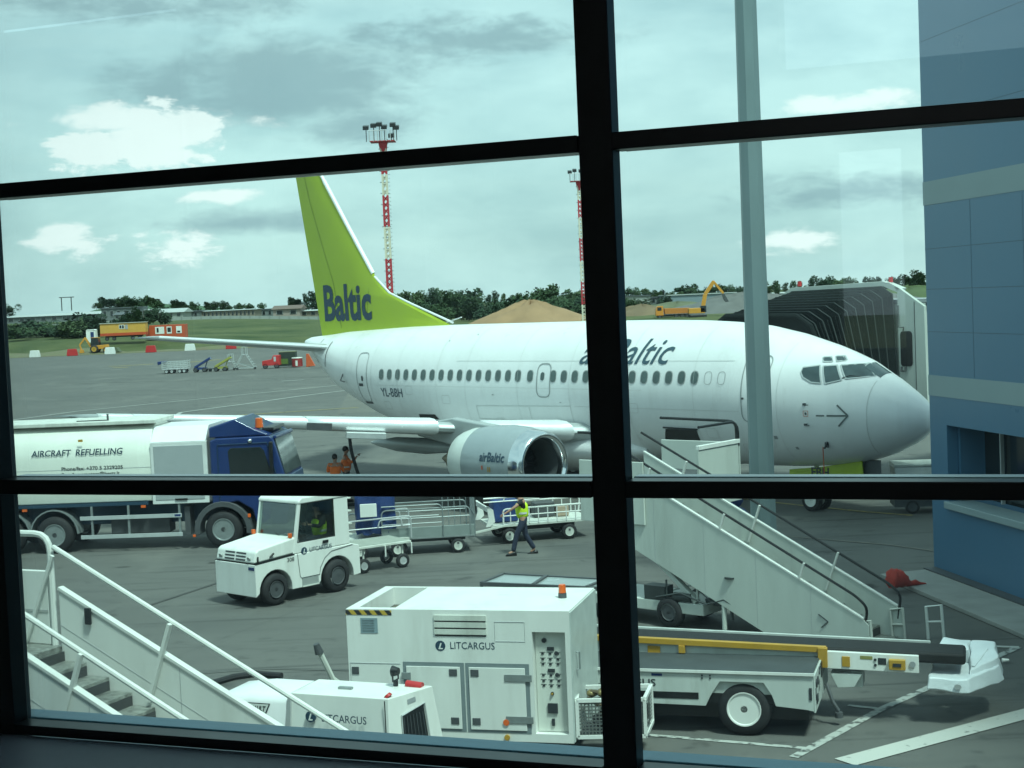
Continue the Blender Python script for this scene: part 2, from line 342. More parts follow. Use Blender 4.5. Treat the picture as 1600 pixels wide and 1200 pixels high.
# apron: concrete/asphalt with broad stains and fine grain
am = bpy.data.materials.new('apron_asphalt'); am.use_nodes = True
def apron_mat(m):
    t = m.node_tree; b = t.nodes['Principled BSDF']; b.inputs['Roughness'].default_value = .85; b.inputs['Specular IOR Level'].default_value = .3
    tcn = t.nodes.new('ShaderNodeTexCoord')
    def ns(sc, det, mul=(1, 1, 1)):
        mp = t.nodes.new('ShaderNodeMapping'); mp.inputs['Scale'].default_value = mul; mp.inputs['Rotation'].default_value = (0, 0, .3); t.links.new(tcn.outputs['Object'], mp.inputs[0])
        n = t.nodes.new('ShaderNodeTexNoise'); n.inputs['Scale'].default_value = sc; n.inputs['Detail'].default_value = det; t.links.new(mp.outputs[0], n.inputs['Vector']); return n.outputs['Fac']
    def ramp(f, a, c):
        r = t.nodes.new('ShaderNodeMapRange'); t.links.new(f, r.inputs[0]); r.inputs[1].default_value = a; r.inputs[2].default_value = c; return r.outputs[0]
    def mx(f, a, c, mode='MIX'):
        x = t.nodes.new('ShaderNodeMix'); x.data_type = 'RGBA'; x.blend_type = mode
        for i, v in ((0, f), (6, a), (7, c)):
            if isinstance(v, (tuple, float)): x.inputs[i].default_value = v
            else: t.links.new(v, x.inputs[i])
        return x.outputs[2]
    c = mx(ramp(ns(.05, 4), .35, .65), (.095, .095, .088, 1), (.125, .122, .112, 1))
    c = mx(ramp(ns(.6, 8, (.35, 1.6, 1)), .52, .75), c, (.062, .062, .06, 1))
    c = mx(ramp(ns(2.2, 8), .6, .72), c, (.05, .05, .048, 1))
    c = mx(ramp(ns(40, 3), .3, .7), c, mx(.5, c, (.16, .16, .15, 1)))
    mpb = t.nodes.new('ShaderNodeMapping'); mpb.inputs['Rotation'].default_value = (0, 0, .42); t.links.new(tcn.outputs['Object'], mpb.inputs[0])
    br = t.nodes.new('ShaderNodeTexBrick'); br.inputs['Scale'].default_value = 1; br.inputs['Brick Width'].default_value = 9; br.inputs['Row Height'].default_value = 6.2; br.inputs['Mortar Size'].default_value = .035; br.inputs['Mortar Smooth'].default_value = .3; br.offset = 0
    t.links.new(mpb.outputs[0], br.inputs['Vector']); fm = t.nodes.new('ShaderNodeMath'); fm.operation = 'MULTIPLY'; fm.inputs[1].default_value = .22; t.links.new(br.outputs['Fac'], fm.inputs[0]); c = mx(fm.outputs[0], c, (.035, .035, .034, 1))
    sp = ramp(ns(.9, 3), .66, .72); c = mx(sp, c, (.045, .044, .042, 1)); sp2 = ramp(ns(1.3, 10, (.12, 2.6, 1)), .56, .72); c = mx(sp2, c, (.055, .055, .053, 1)); c = mx(ramp(ns(.35, 6, (1, .5, 1)), .55, .7), c, mx(.5, c, (.19, .185, .165, 1)))
    t.links.new(c, b.inputs['Base Color'])
    bp = t.nodes.new('ShaderNodeBump'); bp.inputs['Strength'].default_value = .25; bp.inputs['Distance'].default_value = .01; t.links.new(ns(60, 4), bp.inputs['Height']); t.links.new(bp.outputs[0], b.inputs['Normal'])
apron_mat(am)
def sheet(name, pts, z, m, **kw):
    b = MB(); b.poly([(x, y, z) for x, y in pts]); return b.build(name, m, kind='structure', **kw)
sheet('apron', [(-420, -40), (420, -40), (420, 279), (-37, 281), (-95, 281.5), (-420, 284)], 0, am)
sheet('asphalt_patch', [(-11, 95), (120, 95), (260, 270), (-24, 270)], .004, mat('pale_old_asphalt', (.13, .125, .11), .9, var=.2, scale=.3))
dirtm = mat('bare_dirt', (.20, .155, .10), .95, var=.3, scale=.35, bump=.5, hue=(.13, .15, .07))
def dirt():
    b = bmesh.new(); rows = []
    for x in range(-180, 130, 4):
        w = 9 + 4 * math.sin(x * .13) + 2.5 * math.sin(x * .37); y0 = 281.2 + (-.017 * (x + 37)); P = []
        for k in range(5): y = y0 + w * k / 4; P.append(b.verts.new((x, y, TZ(x, y) + .07 + .35 * math.sin(k / 4 * math.pi) * (1 + math.sin(x * .21)))))
        rows.append(P)
    for a, c in zip(rows, rows[1:]):
        for k in range(4): b.faces.new((a[k], c[k], c[k + 1], a[k + 1]))
    me = bpy.data.meshes.new('dirt_strip'); b.to_mesh(me); b.free(); mkobj('dirt_strip', me, dirtm, kind='structure', ang=180)
dirt()
def wornm(name, col, thr=.42):
    m = bpy.data.materials.new(name); m.use_nodes = True; t = m.node_tree; b = t.nodes['Principled BSDF']; b.inputs['Roughness'].default_value = .8
    tcn = t.nodes.new('ShaderNodeTexCoord'); n = t.nodes.new('ShaderNodeTexNoise'); n.inputs['Scale'].default_value = 7; n.inputs['Detail'].default_value = 8; t.links.new(tcn.outputs['Object'], n.inputs['Vector'])
    r = t.nodes.new('ShaderNodeMapRange'); t.links.new(n.outputs['Fac'], r.inputs[0]); r.inputs[1].default_value = thr - .05; r.inputs[2].default_value = thr + .08
    x = t.nodes.new('ShaderNodeMix'); x.data_type = 'RGBA'; t.links.new(r.outputs[0], x.inputs[0]); x.inputs[6].default_value = (.085, .085, .08, 1); x.inputs[7].default_value = (*col, 1); t.links.new(x.outputs[2], b.inputs['Base Color']); return m
wl = wornm('worn_white_marking', (.42, .43, .40)); wl2 = wornm('fresh_white_marking', (.50, .50, .46), .3); yl = wornm('yellow_marking', (.42, .33, .10), .4); farw = wornm('thin_white_marking', (.36, .37, .35), .3)
ZM = [.008]
def line(name, pts, w, m):
    ZM[0] += .0012; P = [Vector((p[0], p[1], ZM[0])) for p in pts]; b = MB(); l = []
    for i, p in enumerate(P):
        d = (P[min(i + 1, len(P) - 1)] - P[max(0, i - 1)]).normalized(); n = Vector((-d.y, d.x, 0)) * w / 2; l.append((b.b.verts.new(p - n), b.b.verts.new(p + n)))
    for (a, c), (e, f) in zip(l, l[1:]): b.b.faces.new((a, e, f, c))
    b.build(name, m, kind='structure')
def G(*pp): return [gnd(x, y) for x, y in pp]
line('bay_marking', G((930, 1143), (1050, 1152), (1262, 1170)), .11, wl)
line('bay_marking', G((1240, 1184), (1378, 1108), (1590, 1012)), .15, wl)
line('bay_marking', G((1325, 1103), (1382, 1109)), .10, wl)
line('bay_marking', G((1455, 1008), (1592, 1012)), .13, wl2)
line('stop_marking', [gnd(1320, 1192), gnd(1600, 1117), gnd(1900, 1040)], .40, wl2)
line('guide_marking', G((1120, 775), (1240, 789), (1350, 800), (1425, 806)), .14, yl)
line('guide_marking', G((1225, 838), (1390, 852), (1462, 862)), .07, wornm('faint_marking', (.2, .18, .15), .35))
line('guide_marking', G((-20, 662), (120, 643), (300, 625), (400, 615), (530, 602)), .30, farw)
line('guide_marking', G((560, 608), (470, 619), (380, 632), (310, 641), (282, 645), (276, 649), (290, 655), (330, 662)), .32, farw)
line('guide_marking', G((290, 655), (420, 646), (560, 637)), .22, yl)
line('guide_marking', G((170, 573), (240, 569)), .9, yl); line('guide_marking', G((176, 575), (200, 574)), .9, yl)
line('guide_marking', G((285, 567), (345, 562)), .9, yl)
line('guide_marking', G((440, 596), (475, 594)), .6, farw); line('guide_marking', G((100, 600), (520, 588)), .3, wornm('faint_marking_far', (.17, .17, .155), .3))
line('pavement_joint', [gnd(230, 948), gnd(330, 915), gnd(400, 890)], .05, mat('joint_sealant', (.05, .05, .048), .7))
line('pavement_joint', [gnd(180, 1062), gnd(420, 1046), gnd(560, 1049)], .04, MATS['joint_sealant'])
# concrete apron of the wing
MB().prism([(8.05, 33.95), (9.36, 34.3), (14.6, 4.0), (12.9, 4.0)], 0.004, .10, 'z').build('concrete_pad', concrete, bev=.02, kind='structure')
MB().prism([(9.12, 34.32), (9.40, 34.36), (14.75, 3.9), (14.48, 3.9)], .10, .13, 'z').build('gutter_strip', dgrey, kind='structure')
# ================================================================ TERMINAL
dl = ray(-5400, 741); WL = Vector((-dl.x, -dl.y, 0)).normalized()          # along the window, to the right
WN = Vector((-WL.y, WL.x, 0))                                               # outward
WP = at(936, 600, 3.4); WP.z = 0
WROT = math.atan2(WL.y, WL.x)
def win(px, py):
    d = ray(px, py); o = Vector((0, 0, CH)); t = (WP - o).dot(WN) / d.dot(WN); p = o + d * t; return (p - WP).dot(WL), p.z
gl = bpy.data.materials.new('tinted_window_glass'); gl.use_nodes = True; t = gl.node_tree; t.nodes.clear()
_o = t.nodes.new('ShaderNodeOutputMaterial'); _t = t.nodes.new('ShaderNodeBsdfTransparent'); _g = t.nodes.new('ShaderNodeBsdfGlossy'); _m = t.nodes.new('ShaderNodeMixShader'); _f = t.nodes.new('ShaderNodeFresnel')
_t.inputs[0].default_value = (.80, .97, .95, 1); _g.inputs['Roughness'].default_value = .0; _g.inputs['Color'].default_value = (.8, .9, .95, 1); _f.inputs[0].default_value = 1.5
t.links.new(_f.outputs[0], _m.inputs[0]); t.links.new(_t.outputs[0], _m.inputs[1]); t.links.new(_g.outputs[0], _m.inputs[2]); # dust and dried rain streaks, plus an added haze veil that lifts the darks
_d = t.nodes.new('ShaderNodeBsdfTranslucent'); _d.inputs[0].default_value = (.75, .9, .95, 1); _x = t.nodes.new('ShaderNodeMixShader'); _tc = t.nodes.new('ShaderNodeTexCoord'); _mp = t.nodes.new('ShaderNodeMapping'); _mp.inputs['Scale'].default_value = (9, 9, .8); _n = t.nodes.new('ShaderNodeTexNoise'); _n.inputs['Scale'].default_value = 1; _n.inputs['Detail'].default_value = 7; _r = t.nodes.new('ShaderNodeMapRange')
t.links.new(_tc.outputs['Object'], _mp.inputs[0]); t.links.new(_mp.outputs[0], _n.inputs['Vector']); t.links.new(_n.outputs['Fac'], _r.inputs[0]); _r.inputs[1].default_value = .35; _r.inputs[2].default_value = .75; _r.inputs[3].default_value = .008; _r.inputs[4].default_value = .028
t.links.new(_r.outputs[0], _x.inputs[0]); t.links.new(_m.outputs[0], _x.inputs[1]); t.links.new(_d.outputs[0], _x.inputs[2]); t.links.new(_x.outputs[0], _o.inputs[0])
WO = Vector((WP.x, WP.y, 0))
wf = thing('window_frame', 'black framed window wall of tinted panes between the lounge and the apron', 'window', WO, WROT)
ZT = [(5.466, 5.492), (6.102, 6.140), (6.868, 6.906), (7.64, 7.68)]
for k in range(-4, 4):
    l0 = -.022 + k * 1.635
    if k == -1: l0 -= .072
    MB().box(l0, l0 + .078, -.012, .045, 5.0, 8.3).build('mullion', framem, wf, .003)
    MB().box(l0 + .010, l0 + .068, .053, .072, 5.0, 8.3).build('outer_cap', framem, wf, .003)
    if k < 3:
        for z0, z1 in ZT:
            x0, x1 = l0 + .078, l0 + 1.635 + (.072 if k == -1 else -.072 if k == -2 else 0)
            MB().box(x0, x1, -.02, .045, z0, z1).build('transom', framem, wf, .003)
            MB().box(x0, x1, .053, .095, z0 + .004, z1 + .002).build('transom_cap', framel if z0 > 5.6 else ledgem, wf, .002)
        for za, zb in zip([5.0] + [q[1] for q in ZT], [q[0] for q in ZT] + [8.3]):
            MB().box(l0 + .045, l0 + 1.635 + .033 + (.072 if k == -1 else -.072 if k == -2 else 0), .0458, .0522, za - .016, zb + .014).build('glass_pane', gl, wf)
MB().box(-6.6, 5.0, -.62, -.0215, 5.36, 5.469).build('window_sill', sillm, wf, .008)
MB().box(-6.6, 5.0, .10, .175, 5.43, 5.478).build('outer_ledge', ledgem, wf, .004)
tb = thing('terminal_building', 'dark terminal lounge the photograph is taken from, with pale outer walls', 'building', WO, WROT)
def tw(name, *a, m=None): return MB().box(*a).build(name, m or bandm, tb)
tw('lower_wall', -34, 11.5, .0, .30, -.02, 5.36); tw('upper_wall', -34, 11.5, .0, .30, 8.32, 11.5); tw('side_wall', -34, -6.7, -.02, .28, 5.37, 8.31); tw('side_wall', 5.1, 11.5, -.02, .28, 5.37, 8.31)
tw('floor', -14, 9, -10, -.66, 4.7, 4.95, m=roomm); tw('ceiling', -14, 9, -10, -.02, 9.62, 9.8, m=roomm); tw('apron_wall', -14, 9, -.6, -.3, 4.96, 5.35, m=roomm)
tw('room_wall', -14.3, -14.02, -10, -.03, 4.7, 9.6, m=roomm); tw('room_wall', 9.02, 9.3, -10, -.03, 4.7, 9.6, m=roomm)
tw('back_wall', -14, -1.06, -10.3, -10.02, 4.7, 8.44, m=roomm); tw('back_wall', -.5, 9, -10.3, -10.02, 4.7, 8.44, m=roomm); tw('back_wall', -1.05, -.51, -10.3, -10.02, 4.7, 6.0, m=roomm); tw('back_wall', -1.05, -.51, -10.3, -10.02, 7.72, 8.44, m=roomm)  # unseen gap added in the back wall to mirror pale in the panes
tw('back_wall', -14, -1.5, -10.3, -10.02, 8.441, 9.6, m=roomm); tw('back_wall', -1.5, 9, -10.3, -10.02, 9.45, 9.6, m=roomm); tw('back_wall', 2.5, 9, -10.3, -10.02, 8.441, 9.449, m=roomm); tw('pillar', -6.9, -6.3, -9.6, -9.0, 4.96, 9.6, m=white2); tw('pillar', -3.5, -3.1, -7.2, -6.8, 4.96, 9.6, m=white2)  # high unseen gap added for a pale band reflected in the glass
tw('roof', -34, 11.5, -16, -.02, 11.5, 11.8)
# blue wing
wc = Vector((9.40, 34.45, 0)); wa = math.atan2(-30.5, 5.25)
wg = thing('terminal_wing', 'blue panelled terminal wing with pale bands and a recessed row of windows', 'building', wc, wa)
# local x runs toward the camera along the face; local +y is the building's inside
def wgx(px, py):
    d = ray(px, py); D = Vector((math.cos(wa), math.sin(wa), 0)); n = Vector((-D.y, D.x, 0)); o = Vector((0, 0, CH)); t = (wc - o).dot(n) / d.dot(n); p = o + d * t
    return (p - wc).dot(D), p.z
LW = 31.0
def wb(name, x0, x1, z0, z1, y0=0., y1=.25, m=bluewall, bev=0): return MB().box(x0, x1, y0, y1, z0, z1).build(name, m, wg, bev)
X0 = wgx(1480, 700)[0]; ZS = 1.55; ZH = 3.40
wb('base_wall', 0, LW, .0, ZS); wb('corner_wall', 0, X0, ZS, ZH); wb('wall_strip', 0, LW, ZH, 4.02)
wb('pale_band', -.01, LW, 4.02, 4.48, -.012, .25, bandm); wb('upper_wall', 0, LW, 4.48, 8.28); wb('pale_band', -.01, LW, 8.28, 8.80, -.012, .25, bandm); wb('top_wall', 0, LW, 8.80, 19.5)  # top_wall runs higher, out of view, to cast shade over the right side
wb('sill', X0 - .05, LW, ZS, ZS + .16, -.10, .55, bandm, .02); wb('recess_ceiling', X0, LW, ZH, ZH + .05, .26, 1.2, dgrey)
MB().box(X0 - .02, X0 + .10, .26, .9, ZS + .17, ZH - .01).build('recess_side', bluewall, wg)
for k in range(10):
    x = X0 + 1.0 + k * 1.55
    MB().box(x, x + .05, .72, .80, ZS + .17, ZH - .01).build('window_bar', lgrey, wg)
MB().box(X0 + .12, LW, .83, .86, ZS + .17, ZH - .01).build('window_glass', glassd, wg)
MB().tube([(X0 + 4, .62, ZS + .62), (LW - 1, .62, ZS + .62)], .02).tube([(X0 + 4, .62, ZS + .36), (LW - 1, .62, ZS + .36)], .02).build('hand_rail', steelg, wg)
for z in (5.45, 6.4, 7.3, 10.2, 11.9):
    MB().box(0, LW, -.003, .002, z, z + .009).build('panel_joint', mat('joint_blue', (.03, .065, .10), .5), wg)
for k in range(1, 14): MB().box(k * 2.2, k * 2.2 + .008, -.003, .003, 4.5, 8.26).build('panel_joint', MATS['joint_blue'], wg)
wb('end_wall', 0, .02, 0, 19.5, .26, 11); wb('roof', 0, LW, 19.5, 19.7, 0, 11)
# ================================================================ AIRCRAFT
HD = .73422
ap = thing('airliner', 'white twin engined airliner with lime green tail fin parked nose to the right', 'airliner', (11.4717, 41.8782, 0), HD + math.pi / 2)
ST = [(0,2.88,2.68,.10),(.03,3.0,2.56,.22),(.08,3.10,2.48,.33),(.2,3.25,2.36,.50),(.5,3.5,2.13,.80),(1.2,3.96,1.80,1.17),(1.7,4.24,1.64,1.36),(2.1,4.48,1.53,1.50),(2.7,4.72,1.43,1.64),(3.2,4.90,1.38,1.74),(4.4,5.25,1.3,1.88),(5.5,5.48,1.27,1.94),(6.8,5.62,1.27,1.96),(8,5.69,1.27,1.97),(10,5.74,1.27,1.97),(13.5,5.76,1.27,1.97),(17,5.76,1.27,1.97),(19,5.76,1.33,1.97),(20.5,5.76,1.5,1.96),(22.5,5.74,1.85,1.9),(24.1,5.69,2.3,1.78),(25.7,5.63,2.88,1.55),(26.6,5.6,3.25,1.38),(27.8,5.5,4.0,1.0),(28.7,5.45,4.6,.62),(29.4,5.4,4.95,.35),(29.68,5.32,5.05,.2)]
_x = np.array([s[0] for s in ST])
def prof(x): return [float(np.interp(x, _x, [s[k] for s in ST])) for k in (1, 2, 3)]
def surf(x, z, e=.012):
    tt, bb, w = prof(x); zc = (tt + bb) / 2; hh = (tt - bb) / 2; q = 1 - ((z - zc) / hh) ** 2; return w * max(q, 0.) ** .5 + e
def fuselage():
    m = MB(); xs = sorted(set([round(float(a), 3) for a in list(np.linspace(0, 6, 40)) + list(np.linspace(6, 18, 18)) + list(np.linspace(18, 29.68, 30))] + [.03, .08])); rg = []
    for x in xs:
        tt, bb, w = prof(x); zc = (tt + bb) / 2; hh = (tt - bb) / 2
        rg.append([(x, w * math.cos(a), zc + hh * math.sin(a)) for a in [2 * math.pi * i / 56 for i in range(56)]])
    return m.rings(rg).build('fuselage', planew, ap, ang=60)
fus = fuselage()
def fpatch(name, poly, m, e=.012, parent=None, step=.12, label=None):
    b = bm_cut_patch(poly, lambda x, z: (x, surf(x, z, e), z), step); me = bpy.data.meshes.new(name); b.to_mesh(me); b.free()
    return mkobj(name, me, m, parent or ap, label=label)
def fline(name, poly, w, m, e=.014, closed=True, parent=None):
    b = bmesh.new(); P = list(poly) + ([poly[0]] if closed else [])
    for (xa, za), (xb, zb) in zip(P, P[1:]):
        L_ = math.hypot(xb - xa, zb - za); n = max(1, int(L_ / .12)); nx, nz = -(zb - za) / L_ * w / 2, (xb - xa) / L_ * w / 2; prev = None
        for i in range(n + 1):
            x = xa + (xb - xa) * i / n; z = za + (zb - za) * i / n
            q = (b.verts.new((x - nx, surf(x - nx, z - nz, e), z - nz)), b.verts.new((x + nx, surf(x + nx, z + nz, e), z + nz)))
            if prev: b.faces.new((prev[0], prev[1], q[1], q[0]))
            prev = q
    me = bpy.data.meshes.new(name); b.to_mesh(me); b.free(); return mkobj(name, me, m, parent or ap)
pane = mat('cabin_window_pane', (.07, .105, .10), .15, var=.3, spec=.7); panelm = mat('panel_line_grey', (.30, .32, .32), .5)
ts = [i for i in range(16)] + [16.18, 17.36] + [18.36 + i for i in range(13)]
for t_ in ts:
    x = 6.87 + (30.36 - t_) * .508
    sm = t_ == 17.36
    fpatch('cabin_window', rrect(x - .125, x + .125, 3.84, 4.20, .11) if not sm else rrect(x - .09, x + .09, 3.88, 4.15, .08), pane, .012, step=.2)
    if not sm: fline('window_surround', rrect(x - .14, x + .14, 3.825, 4.215, .12, 3), .022, panelm, .010)
for x in (6.35, 5.85): fline('blanked_window', rrect(x - .13, x + .13, 3.83, 4.2, .1, 3), .014, panelm)
fline('overwing_exit', rrect(13.10, 13.73, 3.33, 4.43, .2), .035, panelm)
fline('aft_door', rrect(23.30, 23.98, 2.95, 4.82, .2), .03, panelm); fpatch('door_handle', rrect(23.6, 23.9, 3.55, 3.66, .03), dgrey); fpatch('door_window', rrect(23.55, 23.67, 3.75, 3.95, .05), dgrey)
fpatch('door_step_plate', [(23.35, 2.86), (23.98, 2.86), (23.98, 2.95), (23.35, 2.95)], dgrey)
fline('forward_door', rrect(4.25, 5.10, 2.75, 4.65, .2), .03, panelm); fpatch('door_handle', rrect(5.0, 5.12, 3.4, 3.46, .02), dgrey)
fpatch('aft_cargo_hatch', [(19.25, 2.40), (20.45, 2.36), (20.38, 2.56), (19.4, 2.58)], blackp)
fpatch('cargo_hold_opening', [(7.05, 1.62), (8.75, 1.62), (8.25, 2.42), (7.0, 2.42)], blackp, .014)  # black patch on closed skin stands for the shade in the hold
MB().beam((6.95, surf(7.2, 2.45) + .02, 2.45), (8.3, surf(8, 2.45) + .02, 2.47), .10, .05).build('cargo_door_edge', blackp, ap, .01)
fline('panel_joint', [(5.5, 4.52), (18, 4.52)], .012, mat('faint_joint', (.55, .57, .56), .5), closed=False)
fline('panel_joint', [(5.2, 3.05), (12, 3.05)], .010, MATS['faint_joint'], closed=False)
fline('panel_joint', [(16.9, 2.96), (16.9, 2.5), (12.2, 2.5), (12.2, 3.05), (16.9, 2.96)], .02, MATS['faint_joint'], closed=False)
fline('panel_joint', [(14.2, 2.98), (14.2, 2.5)], .02, MATS['faint_joint'], closed=False)
for a in (3.9, 6.9, 9.6, 12.2, 14.7, 17.4, 19.0, 21.3, 23.0, 24.9, 26.8): fline('panel_joint', [(a, prof(a)[0] - .12), (a, prof(a)[1] + .12)], .010, MATS['faint_joint'], closed=False)
fline('panel_joint', [(9.0, 3.62), (22.8, 3.62)], .008, MATS['faint_joint'], closed=False)
for a, z in ((11.0, 2.3), (15.6, 2.25), (9.2, 2.9), (18.3, 3.0), (20.4, 3.3), (6.2, 2.2), (4.2, 2.0), (5.0, 1.75), (22.0, 2.7)): fline('access_hatch', rrect(a, a + .42, z, z + .30, .06, 3), .012, MATS['faint_joint'])
for a, z, w_, h_ in ((15.9, 3.35, .10, .03), (4.05, 2.25, .12, .10), (3.5, 1.95, .10, .08), (18.9, 5.2, .05, .04), (17.6, 5.4, .05, .04), (12.6, 3.15, .08, .02), (5.4, 2.5, .05, .03)): fpatch('stencil', rrect(a, a + w_, z, z + h_, .01, 2), panelm)
fline('radome_joint', [(1.33, 3.98), (1.30, 3.5), (1.27, 2.9), (1.31, 2.2), (1.36, 1.82)], .018, MATS['faint_joint'], closed=False)
# cockpit glazing
cg = mat('cockpit_glass', (.04, .07, .075), .06, var=.3, spec=.8)
for nm, P in (('side_window', [(3.27, 4.31), (2.84, 4.36), (2.60, 3.87), (2.89, 3.90), (3.16, 4.04), (3.27, 4.18)]), ('side_window', [(2.75, 4.34), (2.42, 4.35), (2.09, 3.95), (2.49, 3.86)]), ('windscreen', [(2.34, 4.35), (1.90, 4.36), (1.44, 4.03), (2.00, 3.98)]), ('eyebrow_window', [(2.92, 4.58), (2.74, 4.585), (2.60, 4.45), (2.82, 4.455)]), ('eyebrow_window', [(2.66, 4.60), (2.50, 4.59), (2.32, 4.47), (2.50, 4.45)])):
    fpatch(nm, P, cg, .030, step=.07); fline('window_frame', P, .030, mat('window_frame_grey', (.45, .48, .48), .4), .034)
b = MB()    # the far windscreen, over the ridge of the nose
b.poly([(1.80, surf(1.80, 4.18) * .93, 4.20), (1.40, surf(1.4, 3.98) * .9, 3.985), (1.22, -.1, 3.995), (1.62, -.1, 4.225)])
def nosept(x, y, e=.012):
    tt, bb, w = prof(x); zc = (tt + bb) / 2; hh = (tt - bb) / 2; return (x, y, zc + hh * math.sqrt(max(0, 1 - (y / w) ** 2)) + e)
b = MB(); g_ = []
for i in range(5):
    x = 1.32 + i * .13; g_.append([b.b.verts.new(nosept(x + .02 * abs(j), .42 - j * .17)) for j in range(5)])
for i in range(4):
    for j in range(4): b.b.faces.new((g_[i][j], g_[i + 1][j], g_[i + 1][j + 1], g_[i][j + 1]))
b.build('windscreen', cg, ap)
MB().tube([(1.72, surf(1.72, 4.02, .03), 4.02), (1.95, surf(1.95, 4.06, .04), 4.06), (2.1, surf(2.1, 4.0, .03), 4.0)], .012, 5).build('wiper', blackp, ap)
fline('arrow_marking', [(1.76, 2.97), (2.06, 3.27)], .045, mat('arrow_grey', (.13, .15, .15), .6), closed=False); fline('arrow_marking', [(1.76, 2.97), (2.04, 2.67)], .045, mat('arrow_grey', (.13, .15, .15), .6), closed=False); fline('arrow_marking', [(1.80, 2.97), (2.35, 2.97)], .05, mat('arrow_grey', (.13, .15, .15), .6), closed=False); fline('arrow_marking', [(2.42, 2.97), (2.66, 2.97)], .04, mat('arrow_grey', (.13, .15, .15), .6), closed=False)
fline('static_port_marking', [(2.90, 2.95), (3.04, 2.95), (3.04, 3.10), (2.90, 3.10)], .012, orangep); fpatch('static_port', rrect(2.94, 3.0, 2.99, 3.06, .02), dgrey)
for z, dz in ((3.28, .03), (2.70, -.03)):
    y0 = surf(2.95, z); MB().tube([(3.02, y0, z + .03), (2.95, y0 + .10, z), (2.80, y0 + .12, z)], .014, 6).box(2.96, 3.04, y0 - .02, y0 + .05, z - .02, z + .04).build('pitot_probe', letter, ap)
y0 = surf(2.62, 2.12); MB().box(2.50, 2.60, y0 - .03, y0 + .03, 2.05, 2.30).beam((2.62, y0 + .02, 2.02), (2.48, y0 + .05, 2.2), .05, .03).build('angle_probe', letter, ap)
MB().beam((2.66, y0 + .03, 2.06), (2.70, y0 - .05, 1.2), .035, .01).build('warning_streamer', orangep, ap)
# titles
text('title_lettering', 'airBaltic', lambda u, v: (11.88 - u, surf(11.88 - u, 4.43 + v, .02), 4.43 + v), 3.80, .76, mat('title_blue_grey', (.04, .085, .115), .5), ap, shear=.38, bold=.004, cut=.12)
text('registration_lettering', 'YL-BBH', lambda u, v: (22.38 - u, surf(22.38 - u, 3.19 + v, .02), 3.19 + v), 1.34, .32, navy, ap, bold=.0, cut=.12)
# fin
def fin():
    out_ = [(29.55, 5.36), (29.91, 12.12 - .0), (30.15, 13.1), (28.25, 13.1)]
    m = MB()
    LE = [(20.34, 5.76, .03), (22.66, 6.58, .05), (24.02, 7.06, .07), (24.73, 7.60, .10), (25.0, 7.80, .12), (28.17, 11.97, .07), (29.0, 13.06, .05)]
    rg = []
    # horizontal slices
    for z in [5.3, 5.75, 6.1, 6.58, 7.06, 7.6, 8.5, 9.5, 10.7, 11.9, 12.6]:
        le = float(np.interp(z, [5.3, 5.76, 6.58, 7.06, 7.60, 7.80, 11.97, 13.06], [20.0, 20.34, 22.66, 24.02, 24.73, 24.95, 28.15, 28.98])); te = float(np.interp(z, [5.3, 12.12, 13.1], [28.62, 30.0, 30.2]))
        th = float(np.interp(z, [5.3, 8, 13], [.34, .30, .15])) / 2; c = te - le; nose = min(.25, c * .1); k = min(1, c / 5)
        rg.append([(le, 0, z), (le + nose * .3, th * .35, z), (le + nose, th * .6, z), (le + c * .3, th, z), (le + c * .6, th * .8, z), (te, .012, z), (te, -.012, z), (le + c * .6, -th * .8, z), (le + c * .3, -th, z), (le + nose, -th * .6, z), (le + nose * .3, -th * .35, z)])
    f = m.rings(rg).build('tail_fin', green, ap, ang=25); return f
fn = fin()
def fy(x, z):
    le = float(np.interp(z, [5.3, 5.76, 6.58, 7.06, 7.60, 7.80, 11.97, 13.06], [20.0, 20.34, 22.66, 24.02, 24.73, 24.95, 28.15, 28.98])); te = float(np.interp(z, [5.3, 12.12, 13.1], [28.62, 30.0, 30.2])); th = float(np.interp(z, [5.3, 8, 13], [.34, .30, .15])) / 2; c = te - le
    q = (x - le) / c; return float(np.interp(q, [0, .02, .1, .3, .6, 1], [0, .35 * th, .6 * th, th, .8 * th, .012])) + .014
text('title_lettering', 'Baltic', lambda u, v: (28.36 - u, fy(28.36 - u, 6.10 + v), 6.10 + v), 3.35, 1.42, navy, ap, bold=.03, cut=.2)
m = MB(); zs = [5.8, 6.3, 6.58, 7.06, 7.5]; 
def strip(pts, r0, r1, n=10): return [(a, b) for a, b in pts]
m.tube([(28.0, .0, 11.75), (28.6, 0, 12.55)], .07, 8).tube([(25.0, 0, 7.86), (26.5, 0, 9.78), (28.0, 0, 11.75)], .085, 8).build('fin_leading_edge', planew, fn)
MB().tube([(20.25, 0, 5.84), (22.66, 0, 6.60), (24.0, 0, 7.06), (24.6, 0, 7.50), (24.92, 0, 7.74)], .045, 8).build('dorsal_leading_edge', planew, fn)
MB().beam((20.6, 0, 5.86), (19.75, 0, 6.03), .05, .03).build('dorsal_probe', planew, ap)
def finline(pts, w=.025):
    b = MB()
    for (xa, za), (xb, zb) in zip(pts, pts[1:]):
        n = 8
        for i in range(n):
            p = [(xa + (xb - xa) * k / n, za + (zb - za) * k / n) for k in (i, i + 1)]
            b.poly([(p[0][0] - w, fy(p[0][0], p[0][1]) - .004, p[0][1]), (p[0][0] + w, fy(p[0][0], p[0][1]) - .004, p[0][1]), (p[1][0] + w, fy(p[1][0], p[1][1]) - .004, p[1][1]), (p[1][0] - w, fy(p[1][0], p[1][1]) - .004, p[1][1])])
    b.build('rudder_hinge_line', mat('fin_joint', (.14, .20, .03), .5), fn)
